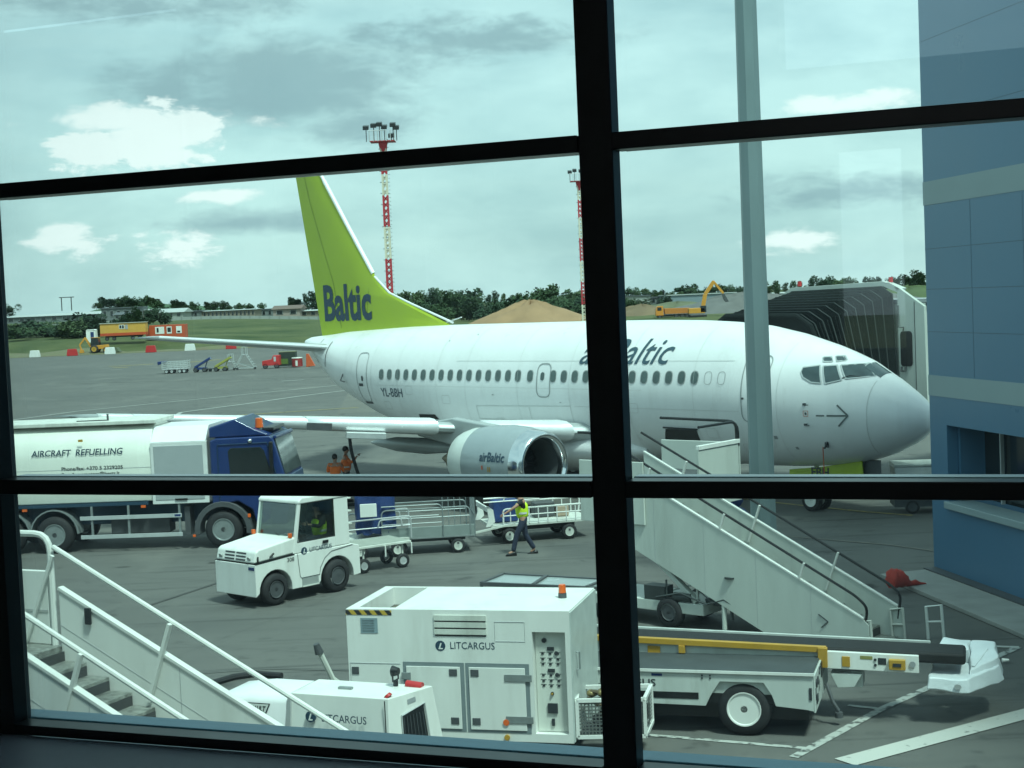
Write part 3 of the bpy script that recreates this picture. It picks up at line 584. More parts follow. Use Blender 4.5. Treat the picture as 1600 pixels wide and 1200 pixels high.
finline([(29.45, 12.6), (28.95, 10.9), (28.2, 9.1), (27.55, 7.6), (27.2, 5.75)], .012); finline([(25.1, 7.6), (25.4, 6.0)], .01); finline([(28.9, 9.6), (28.4, 9.6)], .02)
# wings
def wingmesh(side):
    m = MB(); rg = []
    for s in (1.2, 2.0, 4.83, 8.0, 11.0, 13.9, 14.35, 14.7):
        if s < 4.83: le = 11.6 + (s - 1.97) * .95; te = 19.2 - (s - 1.2) * .02
        else: le = 14.3 + (s - 4.83) * .66; te = 19.1 + (s - 4.83) * .335
        z = 1.98 + s * .105; c = te - le; th = c * (.082 if s < 4.9 else .105); th = max(th, .16)
        if s > 14.5: le += .9; th = .06
        P = [(0, .02), (.012, .30), (.05, .55), (.2, .62), (.5, .48), (1, .02), (1, -.02), (.5, -.30), (.2, -.46), (.05, -.38), (.012, -.24)]
        rg.append([(le + c * a, side * s, z + th * b_ - c * a * .035) for a, b_ in P])
    return m.rings(rg)
wgm = mat('wing_grey', (.42, .45, .45), .35, .2, var=.08, scale=1.5)
wr_ = wingmesh(1).build('wing', wgm, ap, ang=40); wl_ = wingmesh(-1).build('wing', wgm, ap, ang=40)
def slat(s0, s1, nm, mm=None, dz=0.):
    rg = []
    n = 8
    for i in range(n + 1):
        s = s0 + (s1 - s0) * i / n
        if s < 4.83: le = 11.6 + (s - 1.97) * .95; te = 19.2
        else: le = 14.3 + (s - 4.83) * .66; te = 19.1 + (s - 4.83) * .335
        z = 1.98 + s * .105; c = te - le; th = max(.16, c * (.082 if s < 4.9 else .105))
        k = 1.1
        rg.append([(le + c * a - .03, s, z + th * b_ * k - c * a * .035 + dz) for a, b_ in ((.10, .66), (.045, .58), (.012, .36), (-.004, .04), (.01, -.26), (.05, -.42), (.06, -.40))])
    return MB().rings(rg).build(nm, mm or mat('bare_leading_edge', (.80, .82, .82), .25, .35, var=.05), wr_, ang=70)
slat(2.2, 4.15, 'leading_edge_flap'); slat(5.45, 8.9, 'leading_edge_slat'); slat(8.93, 13.4, 'leading_edge_slat'); slat(13.42, 14.3, 'leading_edge_slat', mat('tip_leading_edge', (.66, .70, .68), .35, .2))
MB().box(18.55, 19.6, 13.9, 14.5, 3.40, 3.52).build('navigation_light', glassd, wr_, .03)
MB().ball((20.6, 14.6, 3.42), .5, (2.4, .16, .14)).build('tip_fairing', planew, wr_)
slat_b = MB().beam((16.95, 9.0, 2.86), (16.5, 8.35, 2.80), .1, .22).build('slat_gap', dgrey, wr_)
for s_, L_, xx, zz in ((9.2, 2.6, 19.0, 2.66), (4.6, 5.0, 17.0, 1.95)):
    MB().lathe([(-L_ * .5, .02), (-L_ * .38, .13), (-L_ * .1, .22), (L_ * .2, .20), (L_ * .42, .09), (L_ * .5, .02)], (xx, s_, zz - .12), 'x', 16, sq=lambda t, a: 1.25).build('flap_track_fairing', wgm, wr_, ang=60)
# belly fairing
MB().rings([[(x, w * math.cos(a), 1.62 + h_ * math.sin(a)) for a in [2 * math.pi * i / 28 for i in range(28)]] for x, w, h_ in ((9.6, 1.2, .3), (10.6, 1.75, .62), (12, 2.02, .85), (14, 2.12, .95), (17, 2.1, .92), (18.6, 1.9, .7), (19.8, 1.4, .4))]).build('belly_fairing', planew, ap, ang=60)
# tailplanes
def tailplane(sd):
    rg = []
    for s in (.35, .8, 3.5, 6.1, 6.35):
        le = 26.55 + (s - .8) * .835 * 1.0; te = 29.8 + (s - .8) * .58; z = 4.98 + (s - .8) * .132; c = te - le; th = c * .09
        if s > 6.2: le += .5; th *= .3
        rg.append([(le + (te - le) * a, sd * s, z + th * b_) for a, b_ in ((0, 0), (.02, .35), (.1, .5), (.4, .5), (1, .04), (1, -.04), (.4, -.5), (.1, -.5), (.02, -.35))])
    return MB().rings(rg).build('tailplane', wgm, ap, ang=40)
tp = tailplane(1); tailplane(-1)
MB().tube([(26.50, .82, 4.985), (31.0, 6.2, 5.70)], .075, 10).build('tailplane_leading_edge', mat('bare_leading_edge', (.8, .82, .82), .25, .35), tp)
fline('tailplane_slot', [(26.62, 4.25), (26.55, 5.25)], .05, dgrey, closed=False); fline('tailplane_slot', [(27.6, 4.4), (27.6, 4.55)], .05, dgrey, closed=False); fline('tailplane_slot', [(27.6, 5.2), (27.6, 5.35)], .04, dgrey, closed=False)
MB().tube([(25.1, surf(25.1, 3.9), 4.0), (25.15, surf(25.1, 3.8) + .12, 3.75), (24.9, surf(25, 3.7) + .12, 3.7)], .03, 6).build('drain_mast', dgrey, ap)
# engine nacelle (right hand side of the aircraft faces the camera)
def engine(sd):
    E_ = (10.40, sd * 4.83, 1.50); Q = lambda t, a: (1.0 if math.sin(a) > -.2 else .90)
    root = MB().lathe([(.52, 1.10), (.9, 1.17), (1.5, 1.20), (2.3, 1.17), (2.72, 1.12)], E_, 'x', 40, cap=False, sq=Q).build('engine_nacelle', mat('nacelle_grey', (.34, .38, .40), .32, .25, var=.08, scale=1.5, coat=.3), ap, ang=60)
    MB().lathe([(.30, .80), (.12, .83), (.02, .89), (0, .94), (.03, 1.00), (.14, 1.05), (.34, 1.085), (.52, 1.10)], E_, 'x', 48, cap=False, sq=Q).build('inlet_lip', chrome, root, ang=80)
    MB().lathe([(.30, .80), (.8, .78), (1.35, .77), (1.36, .05)], E_, 'x', 40, cap=False, sq=Q).build('inlet_duct', mat('duct_grey', (.10, .11, .115), .45, .3), root, ang=50)
    b = MB()
    for i in range(38):
        a = 2 * math.pi * i / 38; c_, s_ = math.cos(a), math.sin(a); c2, s2 = math.cos(a + .13), math.sin(a + .13); E = Vector(E_)
        b.poly([E + Vector((1.22, c_ * .22, s_ * .22)), E + Vector((1.30, c2 * .24, s2 * .24)), E + Vector((1.33, c2 * .75, s2 * .75)), E + Vector((1.18, c_ * .75, s_ * .75))])
    b.build('fan_blades', dgrey, root)
    MB().lathe([(.85, .01), (.95, .09), (1.1, .18), (1.25, .24)], E_, 'x', 24).build('spinner', mat('spinner_grey', (.06, .06, .065), .3), root)
    MB().lathe([(2.72, 1.115), (3.05, 1.08), (3.45, .97), (3.62, .90), (3.58, .80)], E_, 'x', 40, cap=False, sq=Q).build('rear_cowl', mat('rear_cowl_white', (.66, .69, .66), .35, var=.08), root, ang=60)
    MB().lathe([(3.3, .80), (3.6, .70), (4.1, .48), (4.3, .40), (4.25, .34)], E_, 'x', 30, cap=False).build('core_nozzle', rust, root, ang=60)
    MB().lathe([(4.0, .30), (4.4, .25), (4.75, .12), (4.95, .02)], E_, 'x', 24).build('exhaust_cone', rust, root, ang=60)
    MB().prism([(11.6, 2.60), (13.2, 2.72), (14.6, 2.85), (16.4, 2.6), (16.4, 2.2), (14.6, 1.95), (13.0, 2.2), (11.8, 2.5)], sd * 4.83 - .17, sd * 4.83 + .17).build('pylon', wgm, root, .06)
    return root
en = engine(1); engine(-1)
def ey(x, z):
    r = float(np.interp(x - 10.40, [.52, .9, 1.5, 2.3, 2.72, 3.6], [1.10, 1.17, 1.20, 1.17, 1.12, .9])); return 4.83 + math.sqrt(max(0, r * r - (z - 1.5) ** 2)) + .012
text('title_lettering', 'airBaltic', lambda u, v: (12.12 - u, ey(12.12 - u, 1.68 + v), 1.68 + v), 1.06, .28, navy, en, bold=.02, cut=.1)
b = bm_cut_patch([(11.95, 1.42), (12.02, 1.42), (12.02, 1.55), (11.95, 1.55)], lambda x, z: (x, ey(x, z), z), .1); me = bpy.data.meshes.new('placard'); b.to_mesh(me); b.free(); mkobj('placard', me, orangep, en)
for xx in (11.62, 11.70):
    b = bm_cut_patch([(xx, 1.36), (xx + .04, 1.36), (xx + .04, 1.52), (xx, 1.52)], lambda x, z: (x, ey(x, z), z), .1); me = bpy.data.meshes.new('placard'); b.to_mesh(me); b.free(); mkobj('placard', me, yellow, en)
# gear
ng = MB().tube([(3.95, 0, .34), (3.9, 0, 1.6)], .07).tube([(3.95, -.28, .34), (3.95, .28, .34)], .05).beam((3.9, 0, 1.35), (3.1, 0, 1.5), .08).build('nose_gear', white2, ap)
for sd in (-1, 1): wheel(ng, (3.95, sd * .22, .34), .34, .20, white, 'y', 1 if sd > 0 else -1, .55)
MB().prism([(2.05, 1.60), (3.42, 1.36), (4.6, 1.22), (4.62, .80), (3.42, .86), (2.0, 1.02)], .36, .40).build('gear_door', mat('gear_door_lime', (.36, .46, .022), .4), ap)
text('registration_lettering', 'FBH', lambda u, v: (3.80 - u, .415, 1.06 + v + u * .03), .62, .27, letter, ap, bold=.02)
MB().box(1.55, 2.25, .18, .24, .95, 1.62).build('gear_door', dgrey, ap)
for sd in (-1, 1):
    g = MB().tube([(16.4, sd * 2.6, .55), (16.4, sd * 2.75, 2.1)], .12).beam((16.4, sd * 2.6, .7), (15.2, sd * 2.2, 1.8), .1).tube([(16.4, sd * 2.2, .53), (16.4, sd * 3.0, .53)], .08).build('main_gear', white2, ap)
    for o_ in (-.3, .3): wheel(g, (16.4, sd * 2.6 + o_, .53), .53, .36, white, 'y', 1 if o_ > 0 else -1, .5)
# fuelling panel on the wing
MB().beam((15.55, 6.95, 2.42), (16.25, 8.0, 2.52), .42, .2).build('fuelling_panel', lgrey, wr_, .02)
# ================================================================ STREET FURNITURE NEAR
pm = MB().rings([[(r * math.cos(a), r * math.sin(a), z) for a in [2 * math.pi * (i + .5) / 8 for i in range(8)]] for r, z in ((.30, 0), (.285, 2), (.225, 17))]).build('lamp_post', postm, ang=20, label='tall tapering grey green eight sided steel post standing behind the boarding stairs', cat='lamp post')
pm.location = (5.47, 33.9, 0); pm.rotation_euler = (0, 0, .02)
# ---------------------------------------------------------------- refuelling truck: X forward, Y away, origin at the front axle, near wheel face at y=0
tk = thing('refuelling_truck', 'white tanker lorry with a blue cab lettered AIRCRAFT REFUELLING', 'tanker lorry', (-8.23, 42.45, 0), R(-3.5))
CY = 2.5
tank = [(0.06, 1.40), (0, 1.7), (0, 2.65), (.10, 3.05), (.35, 3.38), (.75, 3.55), (1.75, 3.55), (2.15, 3.38), (2.4, 3.05), (2.5, 2.65), (2.5, 1.7), (2.44, 1.40)]
MB().prism(tank, -9.2, -1.95, 'x').build('tank', mat('tank_white', (.76, .78, .70), .25, var=.05, scale=1.2, coat=.4, streak=True), tk, .03, ang=50)
MB().box(-9.2, -1.85, .3, 2.2, 3.551, 3.66).build('walkway_rail', white2, tk, .02)
MB().box(-9.2, -1.95, -.004, .02, 2.35, 2.365).build('tank_seam', lgrey, tk)
MB().box(-9.2, -2.1, .02, 2.48, 1.30, 1.39).build('tank_skirt', navy, tk)
MB().box(-1.95, -.35, -.03, 2.5, 1.30, 3.03).build('pump_cabinet', mat('cabinet_frame_white', (.70, .72, .70), .4, var=.08), tk, .02)
MB().prism([(-.03, 3.032), (2.5, 3.032), (2.1, 3.45), (.42, 3.45)], -1.93, -.37, 'x').build('cabinet_roof', planew, tk, .01)
MB().box(-1.85, -.46, -.045, -.031, 1.42, 2.93).build('roller_shutter', mat('shutter_grey', (.42, .45, .46), .4, .2, var=.05), tk, .01)
MB().box(-1.30, -.95, -.06, -.046, 1.40, 1.45).build('shutter_handle', blackp, tk)
MB().box(-.34, -.12, .05, 2.4, 1.35, 3.10).build('cab_gap', dgrey, tk)
cab = MB().prism([(-.28, 1.15), (-.28, 3.02), (-.1, 3.08), (1.42, 3.10), (1.52, 3.02), (1.80, 1.95), (1.84, 1.0), (1.74, .62), (.95, .62), (.85, 1.05), (.45, 1.30), (-.1, 1.20)], .02, CY - .02).build('cab', blue, tk, .05)
MB().prism([(-.30, 3.08), (-.30, 3.38), (.45, 3.60), (1.0, 3.30), (1.45, 3.11)], .10, CY - .10).build('roof_fairing', blue, tk, .05)
MB().box(1.12, 1.45, .5, 2.0, 3.20, 3.30).build('roof_hatch', blackp, tk, .03)
MB().prism([(.28, 1.98), (.24, 2.72), (.32, 2.80), (1.16, 2.80), (1.26, 2.70), (1.44, 2.02), (1.40, 1.95), (.5, 1.90)], .0, .03).build('door_window', glassd, tk, .01)
MB().hull8([(1.53, .16, 2.98), (1.53, CY - .16, 2.98), (1.79, CY - .16, 2.02), (1.79, .16, 2.02), (1.56, .16, 3.0), (1.56, CY - .16, 3.0), (1.82, CY - .16, 2.02), (1.82, .16, 2.02)]).build('windscreen', mat('lorry_glass', (.07, .09, .09), .08, var=.6, scale=1.5, spec=.8), tk)
MB().box(1.42, 1.52, -.12, .02, 1.9, 2.95).build('mirror', blackp, tk, .03)
MB().prism([(1.45, 1.93), (1.83, 1.93), (1.88, 1.4), (1.88, 1.0), (1.80, .62), (1.3, .62)], .01, CY - .01).build('lower_front', mat('bumper_blue', (.03, .06, .12), .4), tk, .03)
MB().box(.0, .6, -.01, .03, 3.02, 3.0).build('roof_lamp', chrome, tk) if False else MB().ball((.88, .02, 2.98), .07).build('side_lamp', chrome, tk)
MB().cyl((1.05, .5, 3.30), (1.05, .5, 3.58), .12, .10).build('beacon', orange, tk, .02)
arch = [(.82 * math.cos(R(a)), .50 + .82 * math.sin(R(a))) for a in range(-8, 189, 14)]; inn = [(.66 * math.cos(R(a)), .50 + .66 * math.sin(R(a))) for a in range(188, -9, -14)]
MB().prism(arch + inn, -.03, .55).build('mudguard', dgrey, tk, .02)
MB().box(.72, .80, -.05, .0, .85, .95).build('indicator', orange, tk, .01)
MB().box(-.86, -.78, -.05, .0, .35, .42).build('indicator', orange, tk, .01)
MB().box(-9.2, 1.8, .55, 1.95, .72, 1.28).build('chassis', navy, tk, .02)
for z in (.98, .45): MB().box(-4.05, -1.15, -.03, .0, z - .06, z + .05).build('side_guard', mat('guard_aluminium', (.6, .63, .63), .4, .4, var=.1), tk, .005)
for x in (-3.75, -2.7, -1.25): MB().box(x, x + .06, .0, .05, .42, 1.3).build('guard_bracket', steelg, tk)
MB().box(-1.35, -1.18, -.032, -.0305, .95, 1.01).build('maker_plate', blue, tk)
MB().box(-3.3, -1.6, .35, .9, .45, .95).build('valve_box', dgrey, tk, .03)
MB().box(-1.1, -.95, .1, .6, .4, 1.2).build('mud_flap', dgrey, tk)
for x in (-5.7, -2.3): MB().box(x, x + .13, .0, .05, 1.22, 1.29).build('side_marker', orange, tk)
MB().box(-3.98, -3.85, -.012, .0, 3.13, 3.2).build('side_marker', yellow, tk); 
for x in (0, -4.82, -6.2): wheel(tk, (x, .16, .525), .525, .32, steelg, 'y', -1, .56, bolts=10); wheel(tk, (x, CY - .16, .525), .525, .32, lgrey, 'y', 1, .56)
for x in (-4.82, -6.2):
    a_ = [(x + .70 * math.cos(R(a)), .55 + .70 * math.sin(R(a))) for a in range(0, 181, 15)]; i_ = [(x + .66 * math.cos(R(a)), .55 + .66 * math.sin(R(a))) for a in range(180, -1, -15)]
    MB().prism(a_ + i_, .0, .45).build('mudguard', steelg, tk)
def onY(y): return lambda u, v: (u, y, v)
def txt(parent, s, x, z, w, h, y, m=navy, **k): return text('lettering', s, lambda u, v: (x + u, y, z + v), w, h, m, parent, **k)
MB().box(1.50, 1.60, .1, CY - .1, 3.0, 3.10).build('sun_visor', blue, tk, .03); MB().tube([(-.2, .005, 1.85), (1.78, .005, 1.85)], .01, 4).tube([(-.05, .0, 1.2), (-.05, .0, 2.9), (1.35, .0, 2.92), (1.6, .0, 1.9)], .012, 4).build('door_seam', navy, tk)
txt(tk, 'AIRCRAFT  REFUELLING', -5.35, 2.76, 2.6, .17, -.008, navy, shear=.2, bold=.02)
txt(tk, 'Phone/fax: +370 5 2329205', -4.5, 2.34, 1.75, .10, -.008, letter, bold=.015); txt(tk, 'E-mail: reemotors@hertz.lt', -4.5, 2.18, 1.65, .10, -.008, letter, bold=.015)
MB().cyl((-3.3, .6, 3.66), (-3.3, .6, 3.85), .03).box(-4.2, -3.3, .58, .62, 3.66, 3.69).build('tank_vent', dgrey, tk)
# ---------------------------------------------------------------- baggage tractor 308: X toward the rear along the visible side, origin front corner; Y=0 is the visible side, Y<0?? far side
TA = math.atan2(35.65 - 33.39, -3.74 + 5.82)
tr = thing('baggage_tractor', 'white closed cab baggage tractor numbered 308 driving across the apron', 'baggage tractor', (-5.82, 33.39, 0), TA)
TWD = 1.46      # width; +Y is away from the viewer
side = [(0, .30), (0.02, .98), (.10, 1.30), (1.12, 1.44), (1.16, 1.42), (1.16, .55), (1.05, .30), (.93, .30)]
def archp(cx, r, a0=180, a1=0, st=-15, cz=.36): return [(cx + r * math.cos(R(a)), cz + r * math.sin(R(a))) for a in range(a0, a1 - 1, st)]
low = [(0, .28), (0, 1.00), (1.12, 1.05), (1.12, .30)]
bodyp = [(0, .26)] + [(0, .99)] + [(1.1, 1.06), (1.30, 1.06), (2.85, 1.06), (3.06, 1.0), (3.08, .32), (2.86, .30)] + archp(2.36, .47, 0, 180, 15)[0:0] + [(2.36 + .50 * math.cos(R(a)), .34 + .50 * math.sin(R(a))) for a in range(0, 181, 15)] + [(1.78, .28), (1.02, .28)] + [(.56 + .46 * math.cos(R(a)), .34 + .46 * math.sin(R(a))) for a in range(0, 181, 15)]
MB().prism(bodyp, 0, TWD).build('body', white, tr, .02)
MB().prism([(.0, 1.005), (.06, 1.26), (.14, 1.31), (1.10, 1.44), (1.30, 1.44), (1.30, 1.07), (1.1, 1.07)], .03, TWD - .03).build('bonnet', white, tr, .05)
MB().prism([(.01, .985), (1.12, 1.052), (1.12, 1.075), (.01, 1.008)], -.004, TWD + .004).build('bonnet_seam', blackp, tr)
for z in (1.22, 1.15, 1.08):
    for y0, y1 in ((.36, .70), (.76, 1.10)): MB().box(-.012 + (z - 1.0) * .24, .02 + (z - 1) * .24, y0, y1, z - .022, z + .012).build('grille_slot', dgrey, tr)
for y in (.22, 1.24): MB().cyl((.04, y, 1.12), (.0, y, 1.10), .06, .06, 14).build('headlamp', mat('headlamp_glass', (.4, .42, .4), .15), tr)
MB().box(-.006, .0, .04, .24, .86, .93).build('maker_plate', blue, tr)
cabp = [(1.12, 1.07), (1.32, 2.18), (1.44, 2.29), (2.70, 2.29), (2.78, 2.2), (2.80, 1.07)]
cb = MB()
# cab as pillars and roof so the driver shows behind the glass
for y0, y1 in ((.02, .09), (TWD - .09, TWD - .02)):
    cb.prism([(1.10, 1.07), (1.32, 2.20), (1.40, 2.20), (1.20, 1.07)], y0, y1); cb.prism([(2.36, 1.07), (2.36, 2.2), (2.78, 2.2), (2.80, 1.07)], y0, y1); cb.prism([(1.2, 1.07), (1.23, 1.30), (2.36, 1.30), (2.36, 1.07)], y0, y1)
cb.box(2.70, 2.78, .09, TWD - .09, 1.07, 2.2)
cb.prism([(1.10, 1.07), (1.15, 1.36), (1.19, 1.36), (1.15, 1.07)], .09, TWD - .09)
cb.build('cab', white, tr, .015)
MB().prism([(1.30, 2.17), (1.31, 2.24), (1.42, 2.31), (2.72, 2.31), (2.80, 2.24), (2.80, 2.17)], .0, TWD).build('roof', white, tr, .03)
vgl = bpy.data.materials.new('vehicle_glass'); vgl.use_nodes = True; t = vgl.node_tree; t.nodes.clear()
_o = t.nodes.new('ShaderNodeOutputMaterial'); _t = t.nodes.new('ShaderNodeBsdfTransparent'); _g = t.nodes.new('ShaderNodeBsdfGlossy'); _m = t.nodes.new('ShaderNodeMixShader'); _m.inputs[0].default_value = .12
_t.inputs[0].default_value = (.72, .78, .76, 1); _g.inputs['Roughness'].default_value = .03
t.links.new(_t.outputs[0], _m.inputs[1]); t.links.new(_g.outputs[0], _m.inputs[2]); t.links.new(_m.outputs[0], _o.inputs[0])
MB().hull8([(1.17, .10, 1.37), (1.17, TWD - .10, 1.37), (1.30, TWD - .10, 2.16), (1.30, .10, 2.16), (1.18, .10, 1.37), (1.18, TWD - .10, 1.37), (1.31, TWD - .10, 2.16), (1.31, .10, 2.16)]).build('windscreen', vgl, tr)
sg = MB().prism([(1.235, 1.31), (1.39, 2.16), (2.35, 2.16), (2.35, 1.31)], .05, .055).build('door_window', vgl, tr)
MB().tube([(1.235, .035, 1.31), (1.39, .035, 2.165), (2.35, .035, 2.165), (2.35, .035, 1.31), (1.235, .035, 1.31)], .018, 6).build('window_rubber', blackp, sg)
MB().prism([(1.235, 1.31), (1.39, 2.16), (2.35, 2.16), (2.35, 1.31)], TWD - .055, TWD - .05).build('door_window', vgl, tr)
MB().box(2.66, 2.69, .12, TWD - .12, 1.1, 2.15).build('cab_back_trim', dgrey, tr); MB().box(2.1, 2.5, .2, TWD - .2, .9, 1.35).build('seat', blackp, tr, .04); MB().box(2.45, 2.58, .25, TWD - .25, 1.3, 1.8).build('seat_back', blackp, tr, .04)
MB().box(1.2, 1.42, .12, TWD - .12, 1.1, 1.40).build('dashboard', dgrey, tr, .04); MB().lathe([(-.012, .17), (0, .185), (.012, .17)], (1.62, .42, 1.42), 'x', 20, cap=False).build('steering_wheel', blackp, tr)
MB().tube([(1.2, -.006, 1.06), (1.25, -.006, .55), (1.28, -.006, .5)], .006, 4).tube([(1.28, -.006, .5), (1.82, -.006, .5), (1.86, -.006, .66), (2.0, -.006, .86), (2.2, -.006, .98), (2.85, -.006, 1.04)], .008, 4).build('door_seam', letter, tr)
MB().box(1.95, 2.12, -.02, .0, 1.19, 1.26).build('door_handle', blackp, tr, .01)
MB().box(1.30, 1.78, -.008, .0, .30, .48).build('step_recess', mat('step_recess_grey', (.30, .32, .31), .6), tr)
MB().box(1.30, 1.78, -.03, .0, .29, .315).build('step', white2, tr)
for y in (.08, TWD - .06): MB().cyl((1.08, y, 1.44), (1.08, y, 1.54), .05).build('indicator', orange, tr, .01)
MB().tube([(.42, -.0, 1.10), (.52, -.02, 1.18)], .022, 6).build('bonnet_catch', blackp, tr); MB().box(.07, .10, -.01, .01, 1.02, 1.16).build('bonnet_strap', blackp, tr)
MB().tube([(1.17, .5, 1.40), (1.20, .75, 1.5)], .01, 5).build('wiper', blackp, tr)
wheel(tr, (.56, .10, .36), .36, .22, dgrey, 'y', -1, .5, bolts=6); wheel(tr, (2.36, .10, .38), .38, .24, dgrey, 'y', -1, .5, bolts=6)
wheel(tr, (.56, TWD - .12, .36), .36, .22, dgrey, 'y', 1, .5); wheel(tr, (2.36, TWD - .12, .38), .38, .24, dgrey, 'y', 1, .5)
MB().box(.12, 1.0, .25, TWD - .2, .3, .9).box(1.9, 2.8, .25, TWD - .2, .3, .9).build('underbody', blackp, tr)
def logo(parent, x, z, r, y):
    d = MB().cyl((x, y + .002, z), (x, y - .003, z), r, r, 24).build('logo', navy, parent); text('lettering', 'L', lambda u, v: (x - r * .38 + u, y - .006, z - r * .6 + v), r * .85, r * 1.15, white, d, shear=.35, bold=.03)
logo(tr, 1.40, 1.10, .085, -.001); txt(tr, 'LITCARGUS', 1.56, 1.06, .66, .095, -.005, bold=.012); txt(tr, '308', .90, .92, .20, .09, -.005, letter, bold=.01)
MB().beam((2.84, .15, 1.0), (2.84, .15, 2.25), .035).beam((2.98, .5, 1.0), (2.92, .5, 2.25), .035).box(2.8, 2.96, .1, .5, 2.1, 2.13).box(2.8, 2.96, .1, .5, 1.8, 1.83).box(2.8, 2.96, .1, .5, 1.5, 1.53).box(2.8, 2.96, .1, .5, 1.25, 1.28).build('rear_ladder', white2, tr)
# ---------------------------------------------------------------- ground power unit
ga = math.atan2(21.35 - 22.07, .11 + 2.56)
gp = thing('ground_power_unit', 'large white ground power unit lettered LITCARGUS with an orange beacon on its roof', 'generator', (-2.56, 22.07, 0), ga)
GL, GD, GT = 3.33, 1.72, 2.18
def panelhole():
    m = MB(); y0, y1 = 0, GD
    m.box(0, 2.78, 0, GD, 1.5, GT - .30); m.box(0, 2.78, 0, GD, .30, 1.5); m.box(2.78, 3.26, .12, GD, .30, GT - .3); m.box(3.26, GL, 0, GD, .30, GT - .30); m.box(2.78, 3.26, 0, .12, .30, .42)
    return m
panelhole().build('body', white, gp)
# roof with its open exhaust well
rf = MB()
rf.box(0, GL, 0, .13, GT - .30, GT).box(0, GL, GD - .08, GD, GT - .30, GT).box(0, .16, .13, GD - .08, GT - .3, GT).box(.72, GL, .13, GD - .08, GT - .3, GT)
rf.build('roof', white, gp)
MB().box(.16, .72, .13, GD - .08, GT - .298, GT - .27).build('exhaust_well', dgrey, gp)
MB().box(.28, .5, .5, 1.3, GT - .269, GT - .2).build('muffler', rust, gp, .03)
MB().box(-.004, .70, -.006, -.001, GT - .085, GT - .015).build('hazard_strip', hazard, gp)
MB().box(.22, .48, -.008, -.001, 1.83, 2.05).build('warning_sign', mat('sign_grey', (.22, .30, .33), .5), gp)
for k in range(5): txt(gp, ('DANGER', 'HOT AIR', 'EXHAUST', 'STAND', 'CLEAR')[k], .25, 2.0 - k * .037, .18, .022, -.010, letter)
for k in range(3):
    z = 2.06 - k * .10
    MB().box(1.34, 2.12, -.02, .0, z - .03, z + .045).build('vent_louvre', white2, gp); MB().box(1.35, 2.11, -.006, .001, z - .058, z - .028).build('vent_gap', blackp, gp)
logo(gp, 1.42, 1.66, .075, -.001); txt(gp, 'LITCARGUS', 1.57, 1.62, .66, .10, -.004, bold=.0)
MB().tube([(2.24, -.003, 2.02), (2.68, -.003, 2.02), (2.68, -.003, 1.74), (2.24, -.003, 1.74), (2.24, -.003, 2.02)], .004, 4).build('notice_panel', lgrey, gp)
dm = mat('door_frame_grey', (.20, .24, .25), .5)  # plain dark grey for the door frames
for x0, x1 in ((.84, 1.76), (1.78, 2.72)):
    MB().box(x0, x1, -.006, .0, .42, 1.42).build('door_frame', dm, gp)
    dd = MB().box(x0 + .05, x1 - .06, -.022, -.006, .46, 1.36).build('door', white, gp, .006)
    for z in (1.22, .62):
        MB().box(x1 - .36 if x1 > 2 else x0 - .02, x1 + .04 if x1 > 2 else x0 + .12, -.035, -.022, z - .05, z + .05).build('hinge', steelg, dd, .004)
    for z in (1.28, .58): MB().box(x0 + .08 if x1 > 2 else x1 - .22, x0 + .2 if x1 > 2 else x1 - .1, -.032, -.022, z - .05, z + .05).build('latch', dgrey, dd, .006)
MB().cyl((2.36, -.022, .58), (2.36, -.04, .58), .045).build('reflector', orange, gp); MB().cyl((2.36, -.0, .36), (2.36, -.03, .36), .04).build('reflector', yellow, gp)
MB().tube([(.03, -.004, 1.39), (.80, -.004, 1.39)], .004, 4).tube([(.03, -.004, 1.39), (.03, -.004, .5)], .004, 4).build('panel_seam', lgrey, gp)
MB().box(.05, .16, -.012, 0, 1.22, 1.33).build('latch', dgrey, gp, .006)
cp_ = MB().box(2.80, 3.24, .105, .119, .44, GT - .32 + .0).build('control_panel', white2, gp)
ins = MB()
for x, z, r in ((2.93, 1.74, .035), (3.10, 1.56, .028), (3.10, 1.25, .028), (3.02, .98, .025)): ins.cyl((x, .105, z), (x, .085, z), r, None, 14)
for z in (1.62, 1.31): ins.box(2.97, 3.07, .09, .105, z - .025, z + .025)
for z in (1.55, 1.47, 1.40, 1.24, 1.16, 1.09):
    for x in (2.90, 3.01, 3.12): ins.box(x - .018, x + .018, .095, .105, z - .012, z + .012); ins.box(x - .04, x + .04, .10, .105, z + .018, z + .022)
ins.box(2.95, 3.09, .08, .105, .70, .84).box(3.0, 3.04, .08, .105, .52, .62).build('instruments', letter, cp_)
for z in (.98,): MB().cyl((3.02, .085, z), (3.02, .07, z), .015).build('warning_lamp', yellow, cp_)
MB().prism([(GL, .32), (GL + .02, .32), (GL + .02, GT - .02), (GL, GT - .02)], .0, GD).build('side_panel', mat('side_panel_pale', (.55, .60, .57), .4, var=.15), gp)
MB().tube([(GL + .03, .22, 1.3), (GL + .07, .25, 1.3), (GL + .07, .25, 1.55), (GL + .03, .22, 1.55)], .012, 6).build('grab_handle', steelg, gp)
MB().cyl((3.02, .95, GT), (3.02, .95, GT + .07), .062, .062, 18).build('beacon_base', dgrey, gp); bc = MB().cyl((3.02, .95, GT + .07), (3.02, .95, GT + .20), .058, .05, 18).build('beacon', orange, gp, .012)
MB().box(.1, GL - .1, .1, GD - .1, .16, .30).build('chassis', dgrey, gp)
for x in (.6, 2.7):
    for y in (.15, GD - .2): wheel(gp, (x, y, .2), .2, .16, dgrey, 'y', -1 if y < 1 else 1, .5)
